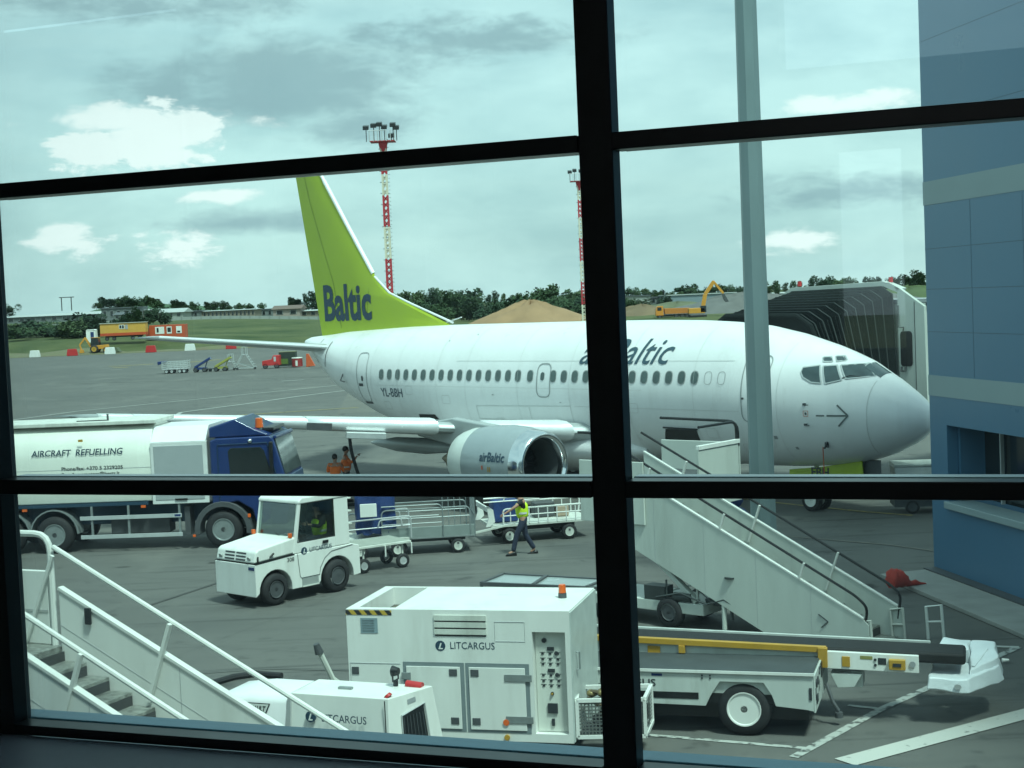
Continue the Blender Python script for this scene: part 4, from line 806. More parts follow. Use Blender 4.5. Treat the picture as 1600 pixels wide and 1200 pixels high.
# wire basket of hoses at its right end
bk = thing('hose_basket', 'white framed wire basket of cables and hoses at the right end of the power unit', 'wire basket', gp.matrix_basis @ Vector((GL + .06, -.12, 0)) if False else (Matrix.Translation((-2.56, 22.07, 0)) @ Matrix.Rotation(ga, 4, 'Z')) @ Vector((GL + .05, .05, 0)), ga + .18)
fr = MB()
c8 = [(x, y, z) for z in (.38, .90) for x, y in ((0, 0), (.95, 0), (1.05, .75), (0, .75))]
for a, b_ in ((0, 1), (1, 2), (2, 3), (3, 0), (4, 5), (5, 6), (6, 7), (7, 4), (0, 4), (1, 5), (2, 6), (3, 7)): fr.beam(c8[a], c8[b_], .05)
fr.build('frame', white, bk)
MB().box(.02, .94, -.004, .004, .40, .88).build('mesh_side', meshm, bk); MB().hull8([(.95, .0, .4), (.954, 0, .4), (1.054, .75, .4), (1.05, .75, .4), (.95, .0, .88), (.954, 0, .88), (1.054, .75, .88), (1.05, .75, .88)]).build('mesh_side', meshm, bk)
MB().box(.0, 1.0, .0, .75, .36, .38).build('floor', dgrey, bk)
for i in range(9):
    a = random.uniform(0, 6.28); cx_, cy_ = random.uniform(.3, .7), random.uniform(.25, .5); r = random.uniform(.14, .26); z = .5 + i * .055
    MB().tube([(cx_ + r * math.cos(a + t / 12 * 5.6), cy_ + r * .8 * math.sin(a + t / 12 * 5.6), z + .05 * math.sin(t)) for t in range(13)], .028, 7).build('hose', (blackp, black, rust)[i % 3], bk)
MB().ball((.2, .2, .95), .07, (1, 1, .8)).ball((.34, .15, .96), .055).build('hose_coupling', mat('brass', (.35, .27, .12), .4, .6), bk); MB().box(.42, .6, .1, .2, .9, 1.0).build('plug', letter, bk, .02)
# ---------------------------------------------------------------- low air start unit
la = math.atan2(19.47 - 20.43, -1.77 + 4.11); LO = Vector((-1.77, 19.47, 0))
lu = thing('air_start_unit', 'low white trailer unit lettered GUINAULT and LITCARGUS in front of the tall power unit', 'start unit', LO, la)
tz = 1.50
MB().hull8([(-1.50, -.02, .45), (.05, -.12, .45), (.42, .84, .45), (-1.50, .86, .45), (-1.44, .0, tz), (0, 0, tz), (.28, .75, tz), (-1.44, .74, tz)]).build('rear_body', white, lu, .015)
MB().rings([[(x, y, z) for y, z in ((-.03, .45), (-.022, 1.34 + d * .5), (.03, 1.43 + d), (.14, 1.465 + d), (.74, 1.47 + d), (.86, 1.2 + d), (.86, .45))] for x, d in ((-1.51, .0), (-2.1, .0), (-2.55, -.06), (-2.95, -.30))]).build('front_cover', planew, lu, ang=50)
MB().prism([(-1.62, .45), (-1.50, .45), (-1.43, tz - .02), (-1.47, tz - .02)], -.035, -.0).build('cover_strap', lgrey, lu)
MB().tube([(-.03, -.05, tz - .02), (-.0, -.10, .5)], .008, 5).build('corner_seam', blackp, lu)
def ef(t, z): k = (tz - z) / 1.05; a = Vector((.05 * k, -.12 * k, z)); c = Vector((.28 + .14 * k, .75 + .09 * k, z)); return a + (c - a) * t
def slab(P, name, mm, d0, d1): n_ = Vector((.93, -.36, 0)); return MB().hull8([p + n_ * d0 for p in P] + [p + n_ * d1 for p in P]).build(name, mm, lu)
slab([ef(.26, 1.22), ef(.26, .78), ef(.72, .78), ef(.72, 1.30)], 'end_grille', blackp, .002, .012)
MB().tube([ef(.24, 1.24) + Vector((.015, 0, 0)), ef(.74, 1.32) + Vector((.015, 0, 0)), ef(.74, .76) + Vector((.015, 0, 0)), ef(.24, .76) + Vector((.015, 0, 0)), ef(.24, 1.24) + Vector((.015, 0, 0))], .012, 5).build('grille_frame', lgrey, lu)
gb = MB()
for k in range(7): gb.beam(ef(.28 + k * .065, 1.22) + Vector((.02, -.008, 0)), ef(.28 + k * .065, .80) + Vector((.02, -.008, 0)), .008)
gb.build('grille_bars', dgrey, lu); slab([ef(.40, 1.42), ef(.40, 1.36), ef(.58, 1.37), ef(.58, 1.43)], 'maker_plate', greyp, .002, .006)
for y in (.08, .66): MB().cyl((-.06 + y * .35, y, tz), (-.06, y, tz + .03), .06, .05, 14).build('tail_lamp', red, lu)
sl = MB().tube([(-.2, .62, tz), (-.2, .62, tz + .08)], .035, 8).tube([(-.2, .54, tz + .2), (-.2, .54, tz + .08), (-.2, .70, tz + .08), (-.2, .70, tz + .2)], .012, 6).build('work_lamp', blackp, lu)
MB().cyl((-.24, .62, tz + .2), (-.15, .62, tz + .2), .075, .05, 18).build('lamp_body', blackp, sl); MB().cyl((-.245, .62, tz + .2), (-.241, .62, tz + .2), .068, None, 18).build('lamp_lens', chrome, sl)
MB().box(-.9, -.7, .3, .36, tz, tz + .03).build('roof_catch', steelg, lu)
MB().box(-2.6, 0, .1, .7, .25, .45).build('chassis', dgrey, lu)
for x in (-2.3, -.5): wheel(lu, (x, .1, .25), .25, .18, dgrey, 'y', -1, .5); wheel(lu, (x, .72, .25), .25, .18, dgrey, 'y', 1, .5)
def lf(u, v): return (u, -.012 - .1 * (tz - v) / 1.05, v)
d_ = MB().cyl((-1.13, -.03, 1.21), (-1.13, -.058, 1.21), .075, None, 24).build('logo', navy, lu); text('lettering', 'L', lambda u, v: (-1.16 + u, -.062, 1.165 + v), .06, .09, white, d_, shear=.35, bold=.03)
txt(lu, 'LITCARGUS', -.96, 1.16, .66, .10, -.062)
MB().prism([(-2.24, 1.20), (-1.82, 1.20), (-1.75, 1.34), (-2.20, 1.34)], -.038, -.030).build('badge', letter, lu)
MB().prism([(-2.22, 1.212), (-1.83, 1.212), (-1.77, 1.328), (-2.185, 1.328)], -.041, -.0385).build('badge_face', white, lu)
txt(lu, 'GUINAULT', -2.19, 1.235, .36, .07, -.044, letter, shear=.25, bold=.04)
# hose bridle and nozzle lying behind it
nz = thing('towing_hook', 'pale worn tow bar head propped up behind the low white unit', 'tow bar', (-3.25, 24.9, 0), .6)
MB().tube([(.45, 0, .15), (.1, 0, .45), (-.12, 0, .95)], .05, 8).tube([(.1, .05, .4), (.0, .05, .75)], .03, 6).build('bar', white2, nz); MB().cyl((-.12, 0, .92), (-.17, 0, 1.08), .075, .05, 12).build('head', dgrey, nz); MB().tube([(.45, 0, .15), (.75, .1, .06)], .035, 6).build('strap', yellow, nz)
MB().ball((0, 0, .2), .10, (1, .6, 1)).box(-.35, .4, -.05, .05, .02, .16).build('foot', dgrey, nz)
h_ = MB().tube([gnd(330, 1068, .05), gnd(365, 1058, .05), gnd(400, 1053, .05), gnd(440, 1056, .05)], .06, 8).build('ground_hose', black, label='short black hose lying on the apron behind the low white unit', cat='hose')
# flat topped panel trailer behind the generator
fp = thing('panel_trolley', 'low trolley with two flat grey glazed panels in a dark frame behind the generator', 'trolley', (0, 0, 0))
q = [gnd(752, 912, 1.2), gnd(787, 898, 1.2), gnd(990, 909, 1.2), gnd(960, 921, 1.2)]
for a, b_ in ((0, 1), (1, 2), (2, 3), (3, 0)): pass
f_ = MB(); pp = [Vector(p) for p in q]
for a, b_ in ((0, 1), (1, 2), (2, 3), (3, 0)): f_.beam(pp[a], pp[b_], .07, .07)
f_.beam(pp[0].lerp(pp[3], .40), pp[1].lerp(pp[2], .34), .07, .09); f_.beam(pp[0].lerp(pp[3], .8), pp[1].lerp(pp[2], .8), .07, .09)
for p in pp: f_.beam(p, (p.x, p.y, .25), .06)
f_.build('frame', dgrey, fp); MB().poly([p + Vector((0, 0, .01)) for p in pp]) if False else None
b_ = MB(); b_.hull8([p - Vector((0, 0, .02)) for p in pp] + [p + Vector((0, 0, .012)) for p in pp]); b_.build('top_panel', mat('panel_glass_grey', (.30, .34, .34), .25, var=.15), fp)
for p in pp: wheel(fp, (p.x, p.y, .17), .17, .1, dgrey)
# ================================================================ BAGGAGE CARTS
def deckrail(m, pts, r=.022, rad=.12): m.tube(pts, r, 7, rad); return m
def chassis(root, Lh, Wh, wr=.19):
    MB().box(-Lh * .8, Lh * .8, -Wh * .5, Wh * .5, .30, .40).beam((-Lh * .62, -Wh, .26), (-Lh * .62, Wh, .26), .06).beam((Lh * .62, -Wh, .26), (Lh * .62, Wh, .26), .06).build('chassis', dgrey, root)
    for x in (-Lh * .62, Lh * .62):
        for y in (-Wh + .05, Wh - .05): wheel(root, (x, y, wr), wr, .11, white2, 'y', -1 if y < 0 else 1, .55)
# grey mesh sided cart
ca = thing('mesh_baggage_cart', 'grey metal cart with tubular rails and tall barred end, behind the tractor', 'baggage cart', (-2.42, 40.55, 0), R(6))
Lh, Wh = 1.22, .70; chassis(ca, Lh, Wh)
MB().box(-Lh, Lh, -Wh, Wh, .42, .47).build('deck', steelg, ca, .01); MB().box(-Lh, Lh, -Wh, -Wh + .03, .46, .74).build('side_board', mat('side_board_grey', (.26, .30, .29), .5, .2), ca, .01)
m = MB()
for y in (-Wh, Wh):
    deckrail(m, [(-Lh, y, .5), (-Lh, y, 1.22), (Lh * .9, y, 1.22), (Lh * .9, y, .5)], .02, .15); m.tube([(-Lh, y, .98), (Lh * .9, y, .98)], .014, 6); m.tube([(-Lh, y, .84), (.35, y, .84)], .014, 6)
deckrail(m, [(-Lh, -Wh - .02, 1.32), (.3, -Wh - .02, 1.32), (.38, -Wh - .02, 1.2), (.38, -Wh - .02, .5)], .018, .1)
m.build('side_rail', steelg, ca)
m = MB(); x = Lh
for y in np.linspace(-Wh, Wh, 8): m.tube([(x, y, .45), (x, y, 1.62)], .015, 6)
m.tube([(x, -Wh, 1.62), (x, Wh, 1.62)], .02, 6); m.tube([(x, -Wh, 1.0), (x, Wh, 1.0)], .016, 6)
for k in range(5): m.tube([(Lh - .12 - k * .16, Wh, .5), (Lh - .12 - k * .16, Wh, 1.60)], .014, 6)
m.tube([(Lh, Wh, 1.6), (Lh - .8, Wh, 1.6)], .018, 6); m.build('barred_end', steelg, ca)
MB().beam((Lh * .9, 0, .36), (Lh + 1.15, .05, .58), .05, .04).beam((Lh * .9, .2, .36), (Lh + 1.15, .07, .58), .03).build('drawbar', white2, ca)
# white railed cart with a tarpaulin
def railcart(name, label, loc, rz):
    t_ = thing(name, label, 'baggage cart', loc, rz); Lh, Wh = 1.35, .72; chassis(t_, Lh, Wh, .21)
    MB().box(-Lh, Lh + .15, -Wh, Wh, .46, .53).build('deck', white2, t_, .01)
    for y in (-Wh, Wh):
        m = MB(); deckrail(m, [(-Lh + .35, y, .52), (-Lh + .35, y, .95), (Lh + .2, y, .95), (Lh + .15, y, .55)], .024, .12); m.tube([(-Lh + .35, y, .76), (Lh + .18, y, .76)], .018, 6)
        for k in range(9): x = -Lh + .55 + k * .26; m.tube([(x, y, .52), (x, y, .95)], .017, 6)
        m.build('side_rail', white, t_)
    m = MB(); m.prism([(-Lh - .02, .50), (-Lh + .12, .62), (-Lh + .08, .95), (-Lh - .06, 1.06), (-Lh - .10, 1.06), (-Lh - .06, .75), (-Lh - .14, .5)], -Wh - .02, -Wh + .03); m.prism([(-Lh - .02, .50), (-Lh + .12, .62), (-Lh + .08, .95), (-Lh - .06, 1.06), (-Lh - .10, 1.06), (-Lh - .06, .75), (-Lh - .14, .5)], Wh - .03, Wh + .02); m.box(-Lh - .10, -Lh - .05, -Wh, Wh, .9, 1.04); m.build('end_panel', white, t_, .01)
    m = MB(); m.tube([(-Lh - .2, -Wh - .1, 1.28), (.0, -Wh - .1, 1.28)], .025, 6).tube([(-Lh - .2, -Wh - .1, 1.18), (.0, -Wh - .1, 1.18)], .02, 6)
    deckrail(m, [(-Lh + .35, -Wh - .1, 1.18), (-Lh + .42, -Wh - .1, 1.42), (-Lh + .72, -Wh - .1, 1.42), (-Lh + .80, -Wh - .1, 1.18)], .02, .06); m.build('handrail', white, t_)
    return t_
rc = railcart('railed_baggage_cart', 'white railed baggage cart carrying blue cases behind the walking man', (.42, 41.95, 0), R(13))
def bag(x, y, z, a, b_, c, mm, i):
    o = MB().box(-a / 2, a / 2, -b_ / 2, b_ / 2, 0, c).build('suitcase', mm, None, .04, label=i, cat='suitcase'); M_ = Matrix.Translation((.42, 41.95, 0)) @ Matrix.Rotation(R(13), 4, 'Z'); o.location = M_ @ Vector((x, y, z)); o.rotation_euler = (0, 0, R(13) + random.uniform(-.1, .1)); return o
bag(-.85, -.1, .54, .7, .5, .62, tarp, 'dark blue suitcase at the left end of the white railed cart')
bag(.35, .25, .54, .6, .4, .42, dgrey, 'dark grey suitcase at the middle of the white railed cart')
bag(.85, .1, .54, .35, .3, .3, mat('beige_case', (.40, .30, .22), .6), 'small beige case at the right end of the white railed cart')
MB().box(-.2, 1.6, .73, .76, 1.0, 1.28).build('back_board', mat('board_pale', (.45, .48, .42), .5), rc)
# blue covered cart right behind the tractor
bc_ = thing('covered_baggage_cart', 'baggage cart hung with crumpled blue tarpaulin curtains directly behind the tractor', 'baggage cart', (-3.72, 40.3, 0), R(6)); chassis(bc_, .78, .7)
MB().box(-.8, .8, -.7, .7, .42, .5).build('deck', white2, bc_)
m = MB(); n = 40; rg = []
for z in np.linspace(.62, 1.95, 10):  # folds
    P = []
    for i in range(n):
        t_ = i / n * 4; s_ = int(t_); f = t_ - s_; c4 = [(-.55, -.55), (.45, -.55), (.45, .55), (-.55, .55)]; a, b2 = c4[s_], c4[(s_ + 1) % 4]
        x = a[0] + (b2[0] - a[0]) * f; y = a[1] + (b2[1] - a[1]) * f; w = .05 * math.sin(i * 2.3 + z * 4) * (1.6 - z * .5) + .03 * math.sin(i * 1.1 + z * 9); P.append((x * (1 + w), y * (1 + w), z + .03 * math.sin(i * 1.7)))
    rg.append(P)
m.rings(rg).build('curtain', tarp, bc_, ang=60)
m = MB()
for y in (-.74, .74):
    deckrail(m, [(-.8, y, .5), (-.8, y, 1.0), (.85, y, 1.08), (.85, y, .5)], .022, .1); m.tube([(-.8, y, .78), (.85, y, .84)], .018, 6); deckrail(m, [(.0, y - .02, .84), (.05, y - .02, 1.0), (.6, y - .02, 1.02), (.62, y - .02, .84)], .02, .06)
m.build('side_rail', lgrey, bc_); MB().box(-.45, -.02, -.78, -.75, 1.1, 1.45).build('plate', white, bc_, .06)
# flat dolly hitched to the tractor
dl_ = thing('flat_dolly', 'low white dolly with a grid deck hitched behind the tractor', 'dolly', (-3.62, 38.1, 0), TA - .25)
MB().box(-.75, .75, -.55, .55, .62, .68).build('frame', white2, dl_, .01)
m = MB()
for k in range(10): m.box(-.7, .7, -.5 + k * .108, -.46 + k * .108, .681, .70)
m.build('grid_deck', mat('grid_grey', (.38, .40, .36), .6), dl_)
for x in (-.55, .55):
    for y in (-.42, .42): wheel(dl_, (x, y, .18), .18, .1, lgrey, 'y', -1 if y < 0 else 1, .5); MB().beam((x, y, .34), (x, y, .62), .04).build('fork', white2, dl_)
m = MB()
for x in (-.74, .0, .74): m.beam((x, -.56, .36), (x, -.56, .63), .03); m.beam((x, .56, .36), (x, .56, .63), .03)
m.build('side_posts', white, dl_); MB().beam((-.75, 0, .45), (-1.2, -.1, .45), .05).build('drawbar', white2, dl_)
# blue covered dolly beyond the boarding stairs
bs = thing('wrapped_load', 'dark blue wrapped load standing on the apron right of the boarding stairs platform', 'wrapped load', (5.1, 38.4, 0), .4)
m = MB()
for c, r, s_ in (((0, 0, .75), .55, (1.1, .9, 1.2)), ((.25, .1, 1.35), .42, (1, .9, 1)), ((-.35, .1, 1.75), .38, (1, 1, 1.1)), ((.55, 0, .7), .38, (1, 1, 1))): m.ball(c, r, s_, 3)
for v in m.b.verts: v.co += Vector((math.sin(v.co.z * 17 + v.co.x * 9), math.cos(v.co.x * 15), math.sin(v.co.y * 13))) * .03
m.build('cover', tarp, bs, ang=60); MB().box(-.6, .8, -.4, .5, .12, .26).build('pallet', dgrey, bs); MB().beam((-.35, -.42, 1.42), (.15, -.45, 1.45), .03, .12).build('strap', mat('pale_blue', (.15, .25, .6), .5), bs)
# small white cabinet beyond the wing corner
gc = thing('ground_cart', 'white wedge sided ground cart half hidden by the blue wall, lettered Gold', 'ground cart', (10.75, 43.3, 0), -.12)
MB().prism([(0, 1.35), (.12, .45), (2.2, .45), (2.2, 1.35)], 0, 1.2).build('body', white, gc, .03); MB().prism([(.0, 1.36), (.03, 1.42), (2.2, 1.42), (2.2, 1.36)], -.02, 1.22).build('lid', white2, gc, .01)
MB().box(.0, 2.3, .05, 1.15, .20, .44).build('base', dgrey, gc); MB().box(.08, 2.2, -.006, .0, .86, .88).build('seam', lgrey, gc); txt(gc, 'Gold', .36, .58, .52, .17, -.012, letter, bold=.02)
for x in (.5, 1.8): wheel(gc, (x, .1, .2), .2, .12, dgrey)
# ================================================================ BOARDING STAIRS
def stairs(name, label, P0, ang, w, zr, k, r0, r1, run, rise_plat, mrail, mpanel, drop=.62):
    """P0: origin on the near side line, r measured uphill along local +X; zr = tread height at r=0"""
    t_ = thing(name, label, 'boarding stairs', (P0[0], P0[1], 0), R(ang))
    s = -1      # local +Y is left of uphill; the far side lies at y=-w
    zt = lambda r: zr + k * r
    yN, yF = 0, s * w
    for y, nm in ((yN, 'near'), (yF, 'far')):
        y0, y1 = (y, y + .05) if nm == 'near' else (y - .05, y)
        pl = [(r0, max(.02, zt(r0) - .30)), (r0, zt(r0) + .50), (r0 + .1, zt(r0 + .1) + .55), (r1, zt(r1) + .55), (r1, zt(r1) - drop), (r0 + (1.2 if drop < .7 else 1.9), max(.02, zt(r0 + (1.2 if drop < .7 else 1.9)) - drop))]
        MB().prism(pl, y0, y1).build('side_panel', mpanel, t_, .008)
        MB().beam((r0 + .1, (y0 + y1) / 2, zt(r0 + .1) + .56), (r1, (y0 + y1) / 2, zt(r1) + .56), .075, .035).build('panel_cap', white, t_, .006)
        jm = MB()
        n = 5
        for i in range(1, n): r = r0 + (r1 - r0) * i / n; jm.box(r, r + .008, (y0 - .002), (y1 + .002), max(.05, zt(r) - drop + .05), zt(r) + .53)
        if drop < .7: jm.hull8([(r0 + .3, y0 - .002, zt(r0 + .3) + .2), (r1, y0 - .002, zt(r1) + .2), (r1, y1 + .002, zt(r1) + .2), (r0 + .3, y1 + .002, zt(r0 + .3) + .2), (r0 + .3, y0 - .002, zt(r0 + .3) + .208), (r1, y0 - .002, zt(r1) + .208), (r1, y1 + .002, zt(r1) + .208), (r0 + .3, y1 + .002, zt(r0 + .3) + .208)])
        jm.build('panel_seam', lgrey, t_)
    n = int((r1 - r0) / run); tm, rm = MB(), MB()
    for i in range(n):
        r = r0 + .1 + i * run; z = zt(r)
        if z < .02: continue
        tm.box(r, r + run * 1.02, yF + .01, yN - .01, z - .03, z); rm.box(r + run * .98, r + run, yF + .012, yN - .012, z + .002, z + run * k - .031)
    tm.build('treads', mat('chequer_plate', (.36, .37, .34), .45, .5, var=.6, scale=14, bump=1.), t_); rm.build('risers', mat('riser_dark', (.05, .05, .05), .7), t_)
    for y, nm in ((yN + .02, 'near'), (yF - .02, 'far')):
        m = MB(); a, b_ = r0 + .15, r1 + .05
        m.tube([(a - .05, y, zt(a) + .30), (a - .12, y, zt(a) + .75), (a + .1, y, zt(a) + .93), (b_, y, zt(b_) + .93)], .026, 8, .25)
        m.build('handrail', mrail, t_)
        p = MB()
        for i in range(1, 4): r = r0 + (r1 - r0) * (i - .25) / 3.4; yy = y + (.055 if nm == 'far' else .03); lo_ = .04 if (drop < .7 or nm == 'far') else .56; p.beam((r, yy, zt(r) + .92), (r + .30 * (.9 - lo_) / .9, yy, zt(r + .3 * (.9 - lo_) / .9) + lo_), .045, .035)
        p.build('rail_post', white, t_)
    return t_, zt
# near left stairs, running down to the right below the window
s1, zt1 = stairs('boarding_stairs', 'near white boarding stairs with chequered metal treads at the bottom left of the window', (-2.82, 12.5), 155, 1.2, 2.30, .478, -4.6, 2.35, .262, 3.42, white, white)
m = MB(); m.box(2.36, 5.2, -1.25, .05, 3.36, 3.42); m.build('platform', mat('chequer_plate', (.34, .35, .32)), s1)
for y in (.03, -1.23):
    z = 3.42
    m = MB(); m.tube([(2.45, y, z - .3), (2.45, y, z + 1.08), (5.2, y, z + 1.08)], .032, 8, .18); m.build('platform_rail', white, s1)
MB().tube([(2.38, -1.18, 3.42 + .88), (2.75, -1.18, 3.5), (2.8, -1.18, 3.4)], .022, 6, .1).build('brace', white, s1)
MB().box(2.5, 5.2, -1.27, -1.22, 3.42, 3.42 + .72).build('platform_side', white, s1, .01); MB().box(2.5, 5.2, -1.215, -1.21, 3.75, 3.76).build('side_seam', lgrey, s1)
MB().box(2.9, 5.2, .02, .06, 3.0, 3.35).build('platform_side', white, s1, .01)
for r in (1.95, -.1): MB().box(r, r + .07, -1.19, -1.16, zt1(r) + .42, zt1(r) + .58).build('latch', blackp, s1, .01)
MB().box(3.0, 5.0, -1.1, -.1, .0, .5).box(3.6, 4.4, -.9, -.3, .5, 3.3).build('lifting_column', white2, s1)
# right stairs
s2, zt2 = stairs('boarding_stairs', 'right hand white boarding stairs with black handrails and tall plain side panels', (6.6, 26.59), 139, 1.25, -.25, .476, .55, 6.3, .36, 2.75, blackp, drop=.95, mpanel=mat('stair_panel_white', (.58, .62, .57), .45, var=.10, scale=1.5, streak=True, dirt=.3))
pz = 2.76
MB().box(6.3, 7.0, -1.3, .05, pz - .08, pz).build('platform', dgrey, s2); MB().box(5.6, 7.0, -2.9, -1.31, pz - .08, pz).build('platform', dgrey, s2)
spm = MATS['stair_panel_white']
MB().box(5.0, 5.05, -2.85, -1.36, pz - .6, pz + .62).build('platform_side', spm, s2, .01); MB().box(5.0, 7.0, -2.92, -2.87, pz - .6, pz + .62).build('platform_side', spm, s2, .01)
MB().box(4.98, 5.07, -2.9, -1.36, pz + .60, pz + .69).build('platform_cap', white, s2, .01)
MB().tube([(5.02, -2.88, pz + .55), (5.02, -2.88, pz + 1.06), (7.0, -2.88, pz + 1.10)], .03, 8, .25).build('platform_rail', blackp, s2)
MB().tube([(5.04, -2.85, pz + .6), (5.04, -2.85, pz + 1.06), (5.04, -1.45, pz + 1.06)], .03, 8, .2).build('platform_rail', blackp, s2)
MB().tube([(6.6, .02, pz + .35), (6.35, .02, pz + 1.0), (6.7, .02, pz + 1.05), (7.0, .02, pz + 1.05)], .028, 8, .2).build('platform_rail', blackp, s2)
MB().box(5.35, 6.95, .055, .10, pz - .75, pz + .50).build('platform_side', spm, s2, .01)
# legs, struts and the trolley underneath
m = MB()
m.beam((5.9, -.1, 1.9), (4.3, -.1, .55), .13, .10).beam((4.3, -.1, .55), (4.25, -.1, 1.35), .05).beam((6.6, -.6, 1.9), (3.4, -.6, .5), .05).beam((3.2, -.1, .45), (4.2, -.1, 1.2), .05)
m.beam((5.6, -.7, .5), (3.6, -.7, 1.1), .04).beam((3.4, -.9, .4), (5.2, -.9, 1.7), .035).beam((2.4, -.5, .3), (3.2, -.5, .75), .05)
m.build('support_strut', spm, s2, .01)
m = MB(); m.box(3.4, 3.9, -.35, -.05, .52, .74).cyl((4.4, -.05, .62), (4.8, -.05, .62), .09).tube([(3.2, .02, .5), (3.6, .04, .68), (4.0, .03, .55), (4.6, .04, .72), (5.2, .02, .58)], .02, 6).tube([(3.5, .0, .9), (3.9, .02, .6), (4.3, .0, .9)], .015, 6).box(5.0, 5.5, -.3, .0, .52, .8).cyl((4.95, .0, .5), (4.95, .0, .95), .02)
m.build('hydraulic_gear', MATS.get('greasy_metal') or mat('greasy_metal', (.06, .07, .07), .5, .3, var=.4), s2, .005)
MB().box(4.1, 7.6, -1.2, .0, .30, .52).build('base_frame', spm, s2, .02)
m = MB().beam((4.2, -.3, .55), (3.0, -.2, .78), .12, .09).beam((3.0, -.2, .78), (2.6, -.15, .35), .09).box(2.95, 3.35, -.5, -.1, .75, 1.02).tube([(3.45, .0, .3), (3.45, .0, 1.1)], .035, 8).cyl((3.45, 0, 1.1), (3.45, 0, 1.13), .12); m.build('jack_and_winch', mat('greasy_metal', (.06, .07, .07), .5, .3, var=.4), s2)
MB().tube([(3.62, .0, .1), (3.62, .0, 1.12)], .05, 8).build('jack_post', spm, s2)
for x in (4.9, 7.2): wheel(s2, (x, -.05, .3), .3, .2, dgrey, 'y', 1, .5); wheel(s2, (x, -1.15, .3), .3, .2, dgrey, 'y', -1, .5)
# handle frames at the foot
m = MB()
for y in (.02, -1.22): m.tube([(.75, y, .0), (.78, y, .55)], .025, 6).tube([(.50, y, .0), (.53, y, .60), (.78, y, .55)], .025, 6).tube([(.52, y, .3), (.77, y, .27)], .02, 6)
m.build('foot_handle', white2, s2)
MB().tube([(.15, -1.45, .02), (.18, -1.45, .62), (-.12, -1.45, .68), (-.16, -1.45, .05)], .03, 6).tube([(.17, -1.45, .34), (-.14, -1.45, .38)], .02, 6).build('tow_handle', white, s2)
MB().beam((1.55, .056, .62), (1.36, .056, .50), .03, .01).beam((1.36, .056, .50), (1.50, .056, .38), .03, .01).build('arrow_mark', letter, s2)
# ================================================================ BELT LOADER
ba = math.atan2(21.89 - 22.65, 4.17 - 1.68)
bl = thing('belt_loader', 'white belt loader numbered 207 with a yellow rail along its black conveyor', 'belt loader', (4.17, 21.89, 0), ba)
blw = mat('loader_white', (.54, .58, .55), .45, var=.12, scale=2, streak=True, dirt=.5)
zt_, zb_ = .97, .47
pf = [(-4.2, zb_), (-4.2, zt_ - .02), (0, zt_ - .02), (0, zb_ - .06), (-.10, zb_ - .04), (-.55, zb_), (-.60, .62), (-.72, zt_ - .16), (-1.36, zt_ - .16), (-1.50, .6), (-1.58, zb_ - .03)]
MB().prism(pf, 0, .06).build('body_side', blw, bl, .01)
MB().box(-4.2, 0, .06, 1.95, zb_ + .15, zt_ - .02).build('body', blw, bl, .01)
MB().box(-4.2, -.0, -.01, 1.95, zt_ - .018, zt_ + .005).build('deck', mat('deck_grey', (.05, .06, .063), .7, var=.2), bl); MB().box(-4.2, .02, -.03, -.011, zt_ - .03, zt_ + .01).build('deck_edge', white, bl)
MB().hull8([(0.001, 0, zb_ - .08), (.03, 0, zb_ - .08), (.03, 1.9, zb_ - .08), (.001, 1.9, zb_ - .08), (.001, 0, zt_ - .02), (.03, 0, zt_ - .02), (.03, 1.9, zt_ - .02), (.001, 1.9, zt_ - .02)]).build('end_panel', blw, bl, .01)
for y in (.13, .30): MB().cyl((.03, y, .80), (.05, y, .80), .065, None, 16).build('lamp', letter, bl, .01)
MB().box(.03, .045, .10, .28, .50, .62).build('socket', letter, bl); MB().box(-.06, -.02, -.012, .0, .58, .76).build('reflector', letter, bl); MB().box(.031, .04, .02, .06, .58, .75).build('reflector', letter, bl)
text('lettering', '207', lambda u, v: (.036, .44 + u, .60 + v), .22, .14, letter, bl, bold=.02)
MB().beam((.034, .52, .84), (.034, .66, .92), .02, .02).beam((.034, .60, .92), (.034, .58, .82), .02).build('emblem', letter, bl)
MB().box(.03, .045, .8, 1.4, .72, .93).build('end_opening', blackp, bl)
MB().box(-2.6, -1.68, -.008, .0, .54, .64).build('side_slot', blackp, bl, .01)
txt(bl, 'LITCARGUS', -3.26, .72, .94, .105, -.006, letter); 
for x0, x1, mm in ((-2.75, -2.60, yellow), (-2.38, -2.22, blue)): MB().box(x0, x1, -.006, .0, .875, .91).build('plate', mm, bl)
for x, z in ((-1.62, .9), (-1.62, .86), (-1.50, .9), (-1.50, .86)): MB().cyl((x, -.01, z), (x, 0, z), .014, None, 8).build('bolt', letter, bl)
wheel(bl, (-1.02, .16, .40), .40, .26, white, 'y', -1, .60, bolts=8); wheel(bl, (-1.02, 1.75, .40), .40, .26, white, 'y', 1, .6); wheel(bl, (-3.6, .16, .36), .36, .24, white, 'y', -1, .6, bolts=8); wheel(bl, (-3.6, 1.75, .36), .36, .24, white, 'y', 1, .6)
MB().box(-4.2, -.1, .3, 1.6, .2, zb_ + .14).build('underbody', blackp, bl)
MB().box(-1.60, -.56, .062, .4, zb_ + .01, zt_ - .14).build('wheel_well', blackp, bl)
